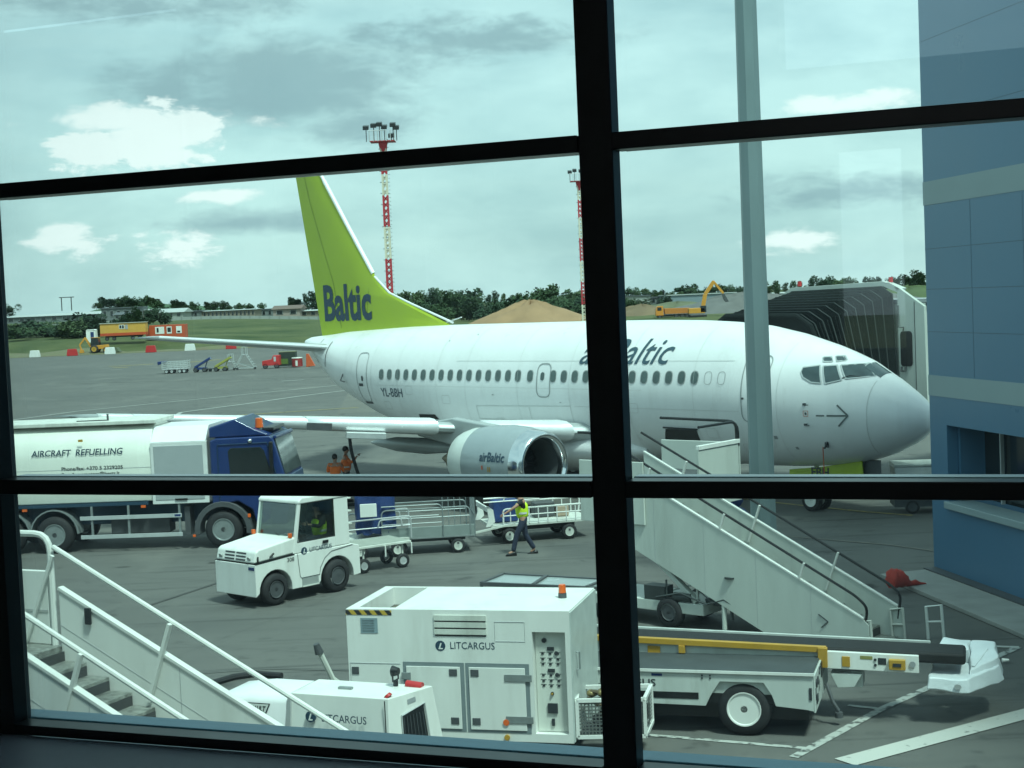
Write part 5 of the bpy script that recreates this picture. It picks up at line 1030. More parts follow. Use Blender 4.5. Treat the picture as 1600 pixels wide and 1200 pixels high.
# conveyor
cv = lambda x: .98 - (x + 4) * .028 + .16       # height of the near frame's top edge
def cvb(x0, x1, za, zb2, y0, y1, name, mm, bev=.008): return MB().hull8([(x0, y0, cv(x0) + za), (x1, y0, cv(x1) + za), (x1, y1, cv(x1) + za), (x0, y1, cv(x0) + za), (x0, y0, cv(x0) + zb2), (x1, y0, cv(x1) + zb2), (x1, y1, cv(x1) + zb2), (x0, y1, cv(x0) + zb2)]).build(name, mm, bl, bev)
YC = 1.05
cvb(-4.4, .0, -.20, .02, YC, YC + .05, 'conveyor_frame', blw); cvb(-4.4, .10, .02, .11, YC - .06, YC + .04, 'yellow_rail', yellow); 
cvb(-4.4, 2.12, -.09, .08, YC + .06, YC + .72, 'belt', belt, .05); cvb(-4.4, 1.6, -.16, .10, YC + .73, YC + .78, 'conveyor_frame', blw)
cvb(.05, 1.45, -.22, .04, YC - .03, YC + .05, 'conveyor_frame', white)
cvb(-.02, .12, -.20, .10, YC - .10, YC + .0, 'yellow_bracket', yellow); cvb(-2.15, -2.05, -.10, .02, YC - .08, YC, 'yellow_bracket', yellow)
cvb(-2.65, -2.45, -.14, -.02, YC - .02, YC, 'plate', yellow); cvb(-.70, -.55, -.16, -.08, YC - .02, YC, 'plate', yellow)
cvb(.33, .45, -.18, -.02, YC - .045, YC - .03, 'plate', yellow); cvb(1.02, 1.26, -.17, -.02, YC - .12, YC - .03, 'stop_button_guard', yellow); cvb(1.08, 1.20, -.12, -.07, YC - .13, YC - .12, 'stop_button', letter, 0)
MB().cyl((1.36, YC - .035, cv(1.3) - .09), (1.36, YC - .05, cv(1.3) - .09), .045, None, 16).build('roller_cap', greyp, bl)
for z in (-.05, -.13): MB().cyl((.82, YC - .032, cv(.8) + z), (.82, YC - .045, cv(.8) + z), .022, None, 10).build('push_button', letter, bl)
cvb(.86, .98, -.12, -.02, YC - .035, YC - .03, 'plate', letter, 0); cvb(.60, .78, -.05, -.0, YC - .035, YC - .03, 'plate', mat('plate_olive', (.25, .24, .08), .5), 0)
MB().prism([(.15, .72), (.62, .72), (.50, .52), (.25, .50)], YC, YC + .3).build('hinge_bracket', blw, bl, .01); MB().box(.45, .62, YC + .1, YC + .5, .50, .74).build('lamp_box', blw, bl)
MB().tube([(.1, .9, .6), (.2, .8, .35), (.28, .8, .22)], .03, 7).cyl((.28, .8, .2), (.28, .8, .12), .06).build('tow_eye', dgrey, bl)
MB().beam((-1.5, YC + .4, .6), (-.2, YC + .4, .92), .1).build('lift_arm', dgrey, bl)
# padded white bumper hood round the conveyor's end
hd_ = thing('plastic_hood', 'bulky white moulded plastic hood set round the outer end of the belt loader', 'hood', (0, 0, 0))
P = [gnd(1457, 1050, .55), gnd(1512, 1062, .45), gnd(1566, 1040, .60), gnd(1552, 1018, .85), gnd(1512, 1016, .9), gnd(1487, 1012, .95)]
# built in the loader's own axes: u along the conveyor, v across it
M_ = Matrix.Translation((4.17, 21.89, 0)) @ Matrix.Rotation(ba, 4, 'Z')
hd_.matrix_basis = M_ @ Matrix.Translation((.02, .04, .17)) @ Matrix.Diagonal((1, 1, .78, 1))
m = MB(); m.hull8([(1.52, .90, .48), (2.14, .92, .42), (2.66, 1.72, .44), (1.60, 1.72, .50), (1.56, .93, .70), (2.12, .97, .68), (2.60, 1.68, .76), (1.62, 1.72, .80)])
m.hull8([(2.14, 1.00, .45), (2.64, 1.70, .45), (2.62, 2.45, .50), (2.14, 2.4, .55), (2.16, 1.20, .80), (2.56, 1.70, .90), (2.52, 2.35, 1.02), (2.16, 2.35, 1.04)])
m.hull8([(1.62, 1.84, .5), (2.16, 1.84, .5), (2.2, 2.42, .55), (1.66, 2.42, .55), (1.70, 1.88, 1.02), (2.14, 1.86, 1.00), (2.16, 2.36, 1.04), (1.74, 2.36, 1.08)])
for f in m.b.faces[:]: pass
bmesh.ops.subdivide_edges(m.b, edges=m.b.edges[:], cuts=4, use_grid_fill=True)
for v in m.b.verts: v.co += Vector((math.sin(v.co.y * 11 + v.co.z * 7), math.sin(v.co.x * 12), math.sin(v.co.x * 9 + v.co.y * 13))) * .014
m.build('shell', plast, hd_, .03, ang=60, seg=3)
MB().cyl((1.98, .91, .56), (1.98, .87, .56), .05, None, 18).build('tie_button', lgrey, hd_); MB().beam((2.20, 1.30, .83), (2.40, 2.0, .97), .05, .03).build('fold', plast, hd_, .01); MB().cyl((2.62, 2.0, .75), (2.72, 2.02, .75), .04, .02).build('valve', white, hd_)
# red bundle lying by the wing corner
rl = thing('red_cover_bundle', 'crumpled red fabric cover lying on the pale concrete by the wing corner', 'fabric cover', gnd(1408, 917, .1), .35); rl.scale = (.52, .52, .58)
m = MB(); rg = []
for i, (x, r) in enumerate(((-.55, .20), (-.50, .34), (-.40, .38), (-.3, .33), (-.2, .37), (-.1, .31), (0, .34), (.12, .27), (.22, .25), (.34, .13), (.5, .09), (.7, .11), (.9, .05), (1.2, .02))):
    rg.append([(x + .03 * math.sin(j * 2.1), r * 1.05 * math.cos(j * math.pi / 9) * (1 + .08 * math.sin(j * 3 + i)), max(.0, r * .9 + r * math.sin(j * math.pi / 9) * (1 + .08 * math.sin(j * 2.4 + i * 2)))) for j in range(18)])
m.rings(rg).build('cover', mat('red_fabric', (.50, .045, .03), .75, var=.3, scale=8, bump=.5), rl, ang=70); MB().cyl((-.56, 0, .2), (-.46, 0, .2), .15, .1).build('mouth', mat('dark_red', (.10, .01, .01), .8), rl)
# ================================================================ JET BRIDGE  (aircraft axes: a aft, s starboard, z up)
jb = thing('jet_bridge', 'passenger boarding bridge with a black pleated hood closed over the airliner nose', 'jet bridge', ap.location, HD + math.pi / 2)
pleat = mat('black_pleated_fabric', (.014, .018, .018), .8, var=.2, scale=3, spec=.1); ribm = mat('hood_rib_grey', (.055, .066, .064), .6)
def hoop(k):    # k 0 (cab side) .. 1 (against the fuselage)
    e = k ** .9
    L_ = lambda p, q: tuple(p[i] + (q[i] - p[i]) * e for i in range(3))
    fb = L_((3.62, -3.9, 2.65), (4.15, -1.75, 3.0)); ft = L_((3.75, -3.9, 6.25), (5.05, -1.45, 5.42)); fr_ = L_((4.15, -3.9, 6.50), (5.6, -1.5, 5.72))
    rr = L_((7.6, -3.9, 6.46), (8.4, -1.5, 5.78)); rt = L_((8.4, -3.9, 6.0), (9.0, -1.5, 5.45)); rb = L_((8.6, -3.9, 2.65), (9.0, -1.8, 3.0)); return [fb, ft, fr_, rr, rt, rb]
m = MB(); rg = []; NP = 19
for i in range(NP * 2 + 1):
    k = i / (NP * 2); H = hoop(k); c = Vector((6.2, -3.2, 4.2)); o_ = []
    for p in H:
        p = Vector(p); 
        if i % 2: p = p + (c - p).normalized() * .10
        o_.append(p)
    rg.append(o_)
m.rings(rg, cap=False, close=False).build('pleated_hood', pleat, jb, ang=10)
m = MB()
for i in range(0, NP + 1, 2):
    H = hoop(i / NP); 
    for a, b_ in zip(H, H[1:]): m.beam(a, b_, .022)
m.build('hood_ribs', ribm, jb)
MB().tube(hoop(1), .07, 8).build('hood_bumper', pleat, jb)
b = MB(); b.poly(hoop(.9)); b.build('hood_shade_sheet', pleat, jb)  # dark sheet added across the hood for the shade inside it
cabw = mat('bridge_white', (.50, .54, .50), .45, var=.08, streak=True)
MB().prism([(2.62, 2.55), (3.60, 2.55), (3.60, 6.30), (3.72, 6.50), (4.14, 6.62), (3.9, 6.62), (3.55, 6.45), (2.66, 5.85)], -4.06, -3.92).build('front_plate', cabw, jb, .01)
MB().prism([(3.60, 6.3), (4.1, 6.50), (7.6, 6.46), (8.45, 6.0), (8.5, 6.1), (7.65, 6.58), (4.1, 6.66), (3.5, 6.42)], -4.3, -3.92).build('top_plate', cabw, jb, .01)
MB().box(2.70, 8.5, -6.4, -4.07, 2.5, 5.95).build('cab', cabw, jb, .02); MB().box(2.55, 8.6, -6.5, -4.07, 5.96, 6.08).build('cab_roof', greyp, jb, .01)
MB().box(2.66, 3.0, -6.5, -4.09, 5.72, 5.95).build('roof_gutter', dgrey, jb, .01)
MB().prism(rrect(3.10, 3.50, 4.02, 5.10, .10), -3.915, -3.86).build('side_mirror', blackp, jb, .01)
MB().tube([(3.4, -3.88, 5.12), (3.35, -3.85, 5.22), (3.55, -3.85, 5.22), (3.57, -3.9, 5.9)], .02, 6).tube([(3.35, -3.88, 4.0), (3.35, -3.85, 3.88), (3.5, -3.85, 3.88), (3.5, -3.9, 4.0)], .03, 6).build('mirror_arm', dgrey, jb)
MB().box(2.99, 3.01, -3.917, -3.91, 2.6, 6.0).build('plate_joint', dgrey, jb)
for a in (4.0, 7.5): MB().cyl((a, -4.2, 6.62), (a, -4.2, 6.78), .07, None, 10).build('obstruction_lamp', red, jb)
MB().box(2.55, 8.6, -6.5, -3.95, 2.3, 2.49).build('cab_floor', dgrey, jb)
# tunnel back to the terminal wing
MB().box(3.0, 6.0, -16, -6.41, 2.9, 5.7).build('tunnel', cabw, jb); MB().box(2.9, 6.1, -16, -6.42, 5.71, 5.8).build('tunnel_roof', greyp, jb)
MB().tube([(3.2, -6.6, 6.5), (3.2, -15.9, 6.5)], .03, 6).tube([(3.2, -6.6, 6.2), (3.2, -15.9, 6.2)], .03, 6).build('roof_rail', lgrey, jb)
m = MB()
for k in range(10): m.beam((3.2, -6.6 - k, 5.8), (3.2, -6.6 - k, 6.5), .04)
m.build('roof_rail_post', lgrey, jb); MB().cyl((4.5, -9, 0), (4.5, -9, 2.9), .28).box(3.6, 5.4, -9.4, -8.6, .05, .7).build('drive_column', greyp, jb)
# ================================================================ PEOPLE  (facing +X, feet at z=0)
def skinned(chains, sub=2):
    """chains: list of [(x,y,z,r),...]; the first point of later chains may be an index pair (chain, point) to branch from"""
    b = bmesh.new(); sl = b.verts.layers.skin.verify(); idx = []
    for ch in chains:
        row = []
        for j, p in enumerate(ch):
            if isinstance(p[0], tuple): v = idx[p[0][0]][p[0][1]]
            else:
                v = b.verts.new(p[:3]); v[sl].radius = (p[3], p[4] if len(p) > 4 else p[3])
            if row: b.edges.new((row[-1], v))
            row.append(v)
        idx.append(row)
    idx[0][0][sl].use_root = True
    me = bpy.data.meshes.new('s'); b.to_mesh(me); b.free(); o = bpy.data.objects.new('s', me); COL.objects.link(o)
    o.modifiers.new('s', 'SKIN').use_smooth_shade = True; su = o.modifiers.new('u', 'SUBSURF'); su.levels = sub; su.render_levels = sub
    bpy.context.view_layer.update(); r = bpy.data.meshes.new_from_object(o.evaluated_get(bpy.context.evaluated_depsgraph_get())); bpy.data.objects.remove(o); return r
def hand(base, d, side, curl=.5):
    """short finger chains from a palm point; d = direction the hand points, side = thumb side"""
    B = Vector(base); d = Vector(d).normalized(); s = Vector(side).normalized(); n = d.cross(s).normalized(); out_ = []
    for k, (o_, l) in enumerate(((.032, .070), (.011, .080), (-.011, .075), (-.031, .058))):
        a = B + d * .045 + s * o_ * .9; c = a + d * l * .55 + n * l * .12 * curl; e = c + (d * (1 - curl * .6) + n * curl).normalized() * l * .55; out_.append([(*a, .010), (*c, .009), (*e, .007)])
    a = B + s * .028; c = a + (d * .6 + s).normalized() * .04; e = c + (d + s * .2).normalized() * .03; out_.append([(*a, .012), (*c, .010), (*e, .008)])
    return out_
def person(name, label, J, loc, rz, top, legs, vest=None, hat=None, hair_c=None):
    """J: joints dict"""
    p = thing(name, label, 'person', loc, rz)
    hip, ch_, nk, hd0 = J['hip'], J['chest'], J['neck'], J['head']
    ch = [[(*hip, .135, .11), (*(Vector(hip).lerp(Vector(ch_), .5)), .135, .105), (*ch_, .165, .115), (*nk, .058), (*(Vector(nk).lerp(Vector(hd0), .55)), .062), (*hd0, .088, .10), (*(Vector(hd0) + Vector((.0, 0, .09))), .070, .085)]]
    for s in ('L', 'R'):
        sh, el, wr = J['sh' + s], J['el' + s], J['wr' + s]; kn, an, to = J['kn' + s], J['an' + s], J['to' + s]; hp = J['hp' + s]
        pm_ = Vector(wr) + (Vector(wr) - Vector(el)).normalized() * .06
        ch.append([((0, 2), 0), (*sh, .062), (*(Vector(sh).lerp(Vector(el), .5)), .052), (*el, .042), (*wr, .028), (*pm_, .034, .018)])
        ch.append([((0, 0), 0), (*hp, .095), (*(Vector(hp).lerp(Vector(kn), .5)), .082), (*kn, .058), (*(Vector(kn).lerp(Vector(an), .4)), .056), (*an, .038), (*to, .035, .028)])
    body = mkobj('body', skinned(ch), skin, p, ang=180)
    # face: nose, brow, ears, mouth modelled on the same head
    H = Vector(hd0); f = MB(); f.ball(H + Vector((.095, 0, .0)), .016, (1.2, .7, 1.5), 2); f.ball(H + Vector((0, .082, -.0)), .022, (.6, .4, 1.2), 2); f.ball(H + Vector((0, -.082, -.0)), .022, (.6, .4, 1.2), 2)
    f.build('nose_and_ears', skin, p); e = MB(); e.ball(H + Vector((.084, .032, .025)), .011, (.6, 1.2, .7), 2); e.ball(H + Vector((.084, -.032, .025)), .011, (.6, 1.2, .7), 2); e.box(H.x + .083, H.x + .092, -.025 + H.y, .025 + H.y, H.z - .048, H.z - .042); e.build('eyes_and_mouth', hairm, p)
    hr = MB(); hr.ball(H + Vector((-.022, 0, .055)), .105, (1.0, .86, .95), 3)
    hr.build('hair', hair_c or hairm, p)
    for s, sd in (('L', 1), ('R', -1)):
        wr, el = Vector(J['wr' + s]), Vector(J['el' + s]); d = (wr - el).normalized(); pm_ = wr + d * .05; side_ = Vector((1, 0, 0)) if abs(d.x) < .7 else Vector((0, 0, 1))
        fm = None
        b = MB()
        for c in hand(pm_, d, side_, .5): b.tube([q[:3] for q in c], c[0][3], 6)
        b.build('fingers', skin, body)
    # clothes as their own surfaces, a little outside the body
    k = .016
    tr_ = [[(*hip, .15, .125), (*(Vector(hip) + Vector((0, 0, .09))), .14, .115)]]
    for s in ('L', 'R'):
        kn, an, hp = J['kn' + s], J['an' + s], J['hp' + s]; A_ = Vector(kn).lerp(Vector(an), 1.0); tr_.append([((0, 0), 0), (*hp, .108), (*(Vector(hp).lerp(Vector(kn), .5)), .094), (*kn, .074), (*(Vector(kn).lerp(Vector(an), .5)), .070), (*A_, .066)])
    mkobj('trousers', skinned(tr_), legs, p, ang=180)
    tp_ = [[(*(Vector(hip) + Vector((0, 0, .05))), .152, .125), (*(Vector(hip).lerp(Vector(ch_), .55)), .15, .12), (*ch_, .178, .13), (*(Vector(ch_).lerp(Vector(nk), .75)), .085, .075)]]
    if J.get('sleeve', True):
        for s in ('L', 'R'):
            sh, el, wr = Vector(J['sh' + s]), Vector(J['el' + s]), Vector(J['wr' + s]); q = [((0, 2), 0), (*sh, .076), (*sh.lerp(el, .6), .066)]
            if J.get('long'): q += [(*el, .056), (*el.lerp(wr, .9), .042)]
            tp_.append(q)
    mkobj('shirt', skinned(tp_), top, p, ang=180)
    if vest:
        vv = [[(*(Vector(hip) + Vector((0, 0, -.03))), .185, .175), (*(Vector(hip).lerp(Vector(ch_), .55)), .19, .18), (*ch_, .215, .20), (*(Vector(ch_).lerp(Vector(nk), .55)), .12, .10)]]
        vo = mkobj('vest', skinned(vv), vest, p, ang=180)
        hz = Vector(hip).lerp(Vector(ch_), .45); st = MB(); st.rings([[(hz.x + .156 * math.cos(a), hz.y + .185 * math.sin(a), hz.z + dz) for a in [2 * math.pi * i / 28 for i in range(28)]] for dz in (-.025, .025)], cap=False); st.build('reflective_band', mat('reflective_tape', (.6, .62, .6), .3), vo)
    for s in ('L', 'R'):
        an, to = Vector(J['an' + s]), Vector(J['to' + s]); d = (to - an); d.z = 0; d.normalize()
        sh = MB(); sh.rings([[Vector((an.x, an.y, 0)) + d * t_ + Vector((-d.y, d.x, 0)) * (w_ * math.cos(a)) + Vector((0, 0, min(an.z, to.z) - .075 + h2 / 2 + h2 / 2 * math.sin(a))) for a in [2 * math.pi * i / 14 for i in range(14)]] for t_, w_, h2 in ((-.09, .025, .08), (-.07, .042, .12), (0, .045, .13), (.08, .05, .085), (.16, .045, .065), (.20, .02, .04))]); sh.build('shoe', blackp, p, ang=60)
    return p
stand = dict(hip=(0, 0, .95), chest=(.01, 0, 1.30), neck=(.0, 0, 1.49), head=(.03, 0, 1.63), shL=(0, .19, 1.42), shR=(0, -.19, 1.42), elL=(-.02, .25, 1.13), elR=(-.02, -.25, 1.13), wrL=(.06, .24, .88), wrR=(.06, -.24, .88), hpL=(0, .09, .88), hpR=(0, -.09, .88), knL=(.02, .10, .50), knR=(.02, -.10, .50), anL=(0, .10, .09), anR=(0, -.10, .09), toL=(.13, .11, .04), toR=(.13, -.11, .04))
walk = dict(stand); walk.update(hip=(.0, 0, .94), chest=(.03, 0, 1.29), neck=(.05, 0, 1.48), head=(.09, 0, 1.62), shL=(.03, .19, 1.41), shR=(.03, -.19, 1.41), elL=(.24, .26, 1.27), wrL=(.46, .24, 1.14), elR=(-.12, -.24, 1.15), wrR=(-.10, -.26, .90), knL=(.20, .09, .52), anL=(.30, .09, .10), toL=(.43, .09, .07), knR=(-.06, -.09, .50), anR=(-.28, -.09, .12), toR=(-.17, -.10, .04))
person('person', 'man in a yellow hi-vis vest and dark trousers walking past the white railed cart', walk, (.13, 39.2, 0), math.pi + .12, darkc, navyc, yevest)
sit = dict(stand); dz = -.02
sit.update(hip=(0, 0, .50), chest=(.02, 0, .86), neck=(.04, 0, 1.05), head=(.08, 0, 1.19), shL=(.02, .19, .98), shR=(.02, -.19, .98), elL=(.18, .22, .78), wrL=(.40, .14, .84), elR=(.18, -.22, .78), wrR=(.40, -.14, .84), hpL=(.05, .09, .47), hpR=(.05, -.09, .47), knL=(.42, .10, .50), knR=(.42, -.10, .50), anL=(.48, .10, .12), anR=(.48, -.10, .12), toL=(.6, .1, .06), toR=(.6, -.1, .06), long=True)
Mt = Matrix.Translation((-5.82, 33.39, 0)) @ Matrix.Rotation(TA, 4, 'Z')
dr = person('person', 'driver in a yellow hi-vis vest sitting in the baggage tractor cab', sit, Mt @ Vector((2.22, .40, .78)), TA + math.pi, darkc, navyc, yevest)
w1 = dict(stand); w1.update(long=True, elL=(.10, .26, 1.18), wrL=(.30, .18, 1.25), elR=(.10, -.26, 1.18), wrR=(.30, -.18, 1.25))
person('person', 'fuelling worker in an orange vest seen from behind beside the lorry cab', w1, (gnd(523, 780).x * 0 + at(523, 720, 50.2).x, 50.2, 0), math.pi / 2, orvest, darkc, orvest)
w2 = dict(stand); w2.update(long=True, elR=(.16, -.27, 1.25), wrR=(.34, -.20, 1.42))
person('person', 'dark haired fuelling worker in an orange vest holding the hose under the wing', w2, (at(540, 720, 51.6).x, 51.6, .04), .15, orvest, darkc, orvest).scale = (1.04, 1.04, 1.04)
# fuel hose
MB().tube([at(546, 680, 49.2), at(547, 692, 49.2), at(549, 705, 49.3), at(553, 720, 49.6), at(560, 742, 50.0), (at(566, 760, 50.2).x, 50.4, .6), (-4.6, 50.6, .06), (-6.5, 50.0, .06)], .055, 10, .3).build('fuel_hose', black, label='thick black fuel hose hanging from the wing panel to the ground', cat='hose')
# ================================================================ FAR APRON EQUIPMENT (about 175 m away)
def E(px, Y): return at(px, 500, Y).x
def far(name, label, cat, px, Y, rz=0., z=0.): return thing(name, label, cat, (E(px, Y), Y, z), rz)
c1 = far('slatted_cart', 'far silver slatted baggage cart with a blue bundle at its left end', 'baggage cart', 270, 174)
MB().box(-1.4, 1.5, -.7, .7, .45, .55).build('deck', lgrey, c1); m = MB()
for y in (-.7, .7):
    for z in (.7, .9, 1.1, 1.3): m.box(-1.4, 1.5, y - .02, y + .02, z, z + .08)
    for x in (-1.4, -.7, 0, .7, 1.2, 1.5): m.box(x, x + .06, y - .03, y + .03, .5, 1.5 if x > 1 else 1.35)
m.build('slatted_side', mat('far_silver', (.5, .53, .52), .4, .3), c1); MB().prism([(-1.9, 1.0), (-1.2, 1.2), (-.9, 1.45), (-1.9, 1.4)], -.6, .6).build('bundle', blue, c1, .05)
for x in (-.9, -.3, .6, 1.1): wheel(c1, (x, -.6, .24), .24, .18, lgrey); wheel(c1, (x, .6, .24), .24, .18, lgrey)
def beltl(name, label, px, mm, lg):
    o = far(name, label, 'belt loader', px, 174); MB().beam((-.8, 0, .55), (1.0, 0, 1.55), .9, .25).build('conveyor', mm, o, .03); MB().beam((-.75, 0, .70), (1.0, 0, 1.70), .6, .04).build('belt', black if lg else mm, o)
    MB().box(-.9, .5, -.4, .4, .3, .55).build('chassis', mm, o); MB().beam((.3, 0, .4), (.6, 0, 1.2), .1).build('strut', mm, o)
    for x in (-.7, .3): wheel(o, (x, -.45, .25), .25, .15, dgrey); wheel(o, (x, .45, .25), .25, .15, dgrey)
beltl('far_belt_loader', 'far blue tilted belt loader beside the silver slatted cart', 312, blue, False); beltl('far_belt_loader', 'far green and yellow tilted belt loader left of the maintenance steps', 344, mat('olive_yellow', (.30, .30, .06), .5), True)
MB().box(-.7, .7, -.3, .3, .3, .4).cyl((-.5, 0, .2), (-.5, .1, .2), .2).build('tow_bar_trolley', dgrey, label='small dark tow bar trolley between the blue and green far belt loaders', cat='trolley').location = (E(331, 174), 174, 0)
def steps(px, h_, w_, label, n=6):
    o = far('maintenance_steps', label, 'steps', px, 176); m = MB(); st = mat('far_silver', (.5, .53, .52))
    for y in (-.5, .5):
        m.beam((-w_, y, .15), (-.25, y, h_), .07); m.beam((w_, y, .15), (.25, y, h_), .07); m.beam((-w_, y, .2), (w_, y, .2), .07); m.beam((-.25, y, h_), (-.25, y, h_ + .9), .05); m.beam((.25, y, h_), (.25, y, h_ + .9), .05); m.beam((-.25, y, h_ + .9), (.25, y, h_ + .9), .05); m.beam((-w_ * .6, y, h_ * .45), (w_ * .8, y, .2), .05)
    m.build('frame', st, o); m = MB()
    for i in range(n): z = .3 + (h_ - .3) * i / (n - 1); x = w_ + (.25 - w_) * i / (n - 1); m.box(x - .12, x + .12, -.5, .5, z, z + .04)
    m.box(-.3, .3, -.5, .5, h_, h_ + .05); m.build('treads', st, o)
    for x in (-w_, w_): wheel(o, (x, -.5, .14), .14, .08, dgrey)
steps(357, .95, .8, 'low silver maintenance steps, left one of the two far apart on the apron', 4); steps(379, 1.7, 1.2, 'tall silver maintenance steps under the tailplane')
rt_ = far('red_tractor', 'far red tow tractor parked left of the dark container', 'tow tractor', 421, 176); MB().prism([(-1, .35), (-1, .9), (.1, 1.05), (.3, 1.5), (1, 1.5), (1, .35)], -.7, .7).build('body', red, rt_, .04); MB().box(.35, .6, -.72, .72, .8, 1.35).build('window', lgrey, rt_)
for x in (-.65, .65): wheel(rt_, (x, -.6, .3), .3, .2, dgrey)
bx = far('dark_container', 'far dark box shaped container with faded green lettering patch', 'container', 447, 178); MB().box(-.95, .95, -.8, .8, .15, 1.75).build('body', mat('dark_green_box', (.02, .035, .025), .6), bx, .03); MB().box(-.7, .1, -.815, -.801, .4, 1.0).build('faded_patch', mat('patch_green', (.10, .17, .03), .6), bx); MB().box(-.98, .98, -.83, .83, 1.75, 1.85).build('lid', mat('olive_lid', (.2, .2, .12), .6), bx)
dr_ = far('red_drum', 'far red drum with a pale lid standing right of the dark container', 'drum', 461, 176); MB().cyl((0, 0, .1), (0, 0, 1.05), .62, None, 20).build('body', mat('dark_red_drum', (.28, .03, .03), .5), dr_); MB().cyl((0, 0, 1.05), (0, 0, 1.15), .64, .6, 20).build('lid', white2, dr_); MB().box(-.12, .12, -.63, -.60, .2, .8).build('label_patch', white2, dr_)
of = MB().prism([(-.5, 0), (-.45, 1.5), (-.2, 1.5), (.5, .1)], -.3, .3).build('orange_wind_shield', orangep, bev=.02, label='far orange wedge shaped board standing by the aircraft tail', cat='board'); of.location = (E(482, 176), 176, 0)
for i, (px, py, rd) in enumerate(((52, 557, 0), (113, 554, 1), (172, 551, 0), (236, 550, 1), (297, 546, 0), (361, 543, 1))):
    p = gnd(px, min(py, 556), .0); p = at(px, py, 279.5)
    o = MB().prism([(-.95, 0), (-.95, .35), (-.75, 1.25), (.75, 1.25), (.95, .35), (.95, 0)], -.35, .35).build('barrier', red if rd else white, bev=.05, cat='barrier', group='plastic barriers along the apron edge', label=('red' if rd else 'white') + ' plastic barrier at the apron edge, ' + ('leftmost of the white ones', 'leftmost red one beside the digger', 'in front of the yellow digger', 'below the orange red cabin', 'below the tailplane tip', 'mostly hidden under the tailplane')[i])
    o.location = (p.x, 279.5 if i else 280.5, 0.02)
# yellow backhoe
bh = far('backhoe_loader', 'dirty yellow backhoe loader with folded rear arm at the apron edge', 'digger', 150, 284.5, 0, TZ(-80, 284.5) + .3)
MB().prism([(-1.2, .7), (-1.2, 1.3), (.2, 1.4), (1.9, 1.5), (2.1, .7)], -.8, .8).build('body', amber, bh, .06); MB().prism([(-1.1, 1.4), (-.9, 2.8), (.3, 2.8), (.5, 1.4)], -.75, .75).build('cab', glassd, bh, .04); MB().box(-1.05, .4, -.8, .8, 2.8, 2.9).build('roof', amber, bh, .03)
wheel(bh, (-.4, -.95, .75), .75, .4, yellow); wheel(bh, (1.7, -.9, .5), .5, .3, yellow); wheel(bh, (-.4, .95, .75), .75, .4, yellow); wheel(bh, (1.7, .9, .5), .5, .3, yellow)
MB().beam((-1.2, 0, 1.1), (-2.2, 0, 2.9), .25, .35).beam((-2.2, 0, 2.9), (-3.3, 0, 1.6), .22, .3).beam((-3.3, 0, 1.6), (-3.0, 0, .5), .25).prism([(-3.4, .1), (-2.6, .1), (-2.7, .7), (-3.2, .7)], -.35, .35).build('rear_arm', amber, bh, .03)
MB().beam((1.2, -.7, 1.3), (3.4, -.7, .5), .14, .2).beam((1.2, .7, 1.3), (3.4, .7, .5), .14, .2).prism([(3.3, .05), (4.3, .05), (4.1, .3), (3.7, .9), (3.4, .8)], -1.0, 1.0).build('front_bucket', mat('bucket_dirt', (.10, .12, .07), .8), bh, .03)
# toilet, wagon, cabin
def onland(px, Y): x = E(px, Y); return (x, Y, TZ(x, Y))
tl = thing('portable_toilet', 'white portable toilet with a blue door behind the yellow digger', 'toilet', onland(142, 294)); tl.location.z = 2.1; MB().box(-.9, .9, -.8, .8, 0, 2.3).build('body', white, tl, .05); MB().box(-.02, .6, -.84, -.80, .2, 2.0).build('door', blue, tl); MB().prism([(-.95, 2.3), (-.6, 2.5), (.6, 2.5), (.95, 2.3)], -.85, .85).build('roof', white, tl)
wa_ = thing('site_wagon', 'yellow and red wooden site wagon on the grass bank', 'wagon', onland(193, 300), .03); wa_.location.z = 2.2
MB().box(-4.4, 4.4, -1.2, 1.2, .9, 3.3).build('body', mat('wagon_yellow', (.60, .33, .06), .6, var=.15), wa_, .03); MB().box(-4.42, 4.42, -1.22, 1.22, .92, 1.45).build('red_band', mat('wagon_red', (.5, .07, .02), .6), wa_); MB().box(-4.5, 4.5, -1.35, 1.35, 3.3, 3.42).build('roof', mat('roof_sheet', (.45, .45, .40), .6), wa_)
w_ = MB().box(-.7, .35, -1.25, -1.21, 2.2, 3.0).build('window', white, wa_); MB().box(-.6, -.22, -1.27, -1.25, 2.3, 2.9).box(-.12, .26, -1.27, -1.25, 2.3, 2.9).build('pane', glassd, w_)
w_ = MB().box(.5, 1.0, -1.25, -1.21, 2.1, 3.0).build('shutter', greyp, wa_); MB().box(-3.6, 3.6, -.4, .4, .6, .9).build('underframe', dgrey, wa_)
for x in (-3.2, -1.8, 1.8, 3.2): wheel(wa_, (x, -.9, .4), .4, .2, dgrey)
ct = thing('site_cabin', 'orange red steel site cabin with two white framed windows right of the yellow wagon', 'cabin', onland(262, 304), -.04); ct.location.z = 1.95
MB().box(-3.5, 3.6, -1.2, 1.2, .1, 2.85).build('body', mat('cabin_orange_red', (.50, .085, .03), .5, var=.12), ct, .03)
MB().prism([(-4.4, .1), (-3.5, .1), (-3.5, 2.6), (-4.2, 1.3)], -1.0, 1.0).build('porch', mat('cabin_dull_red', (.3, .07, .05), .6), ct)
for x0, x1, g0, g1 in ((-2.3, -.5, -2.0, -1.6), (-.0, 1.0, .15, .85), (1.9, 3.0, 2.1, 2.7)):
    w_ = MB().box(x0, x1, -1.24, -1.2, 1.1, 2.5).build('window', white, ct); MB().box(g0, g1, -1.26, -1.24, 1.4 if g0 < 2 else 1.25, 2.3 if g0 < 2 else 1.6).build('pane', glassd, w_)
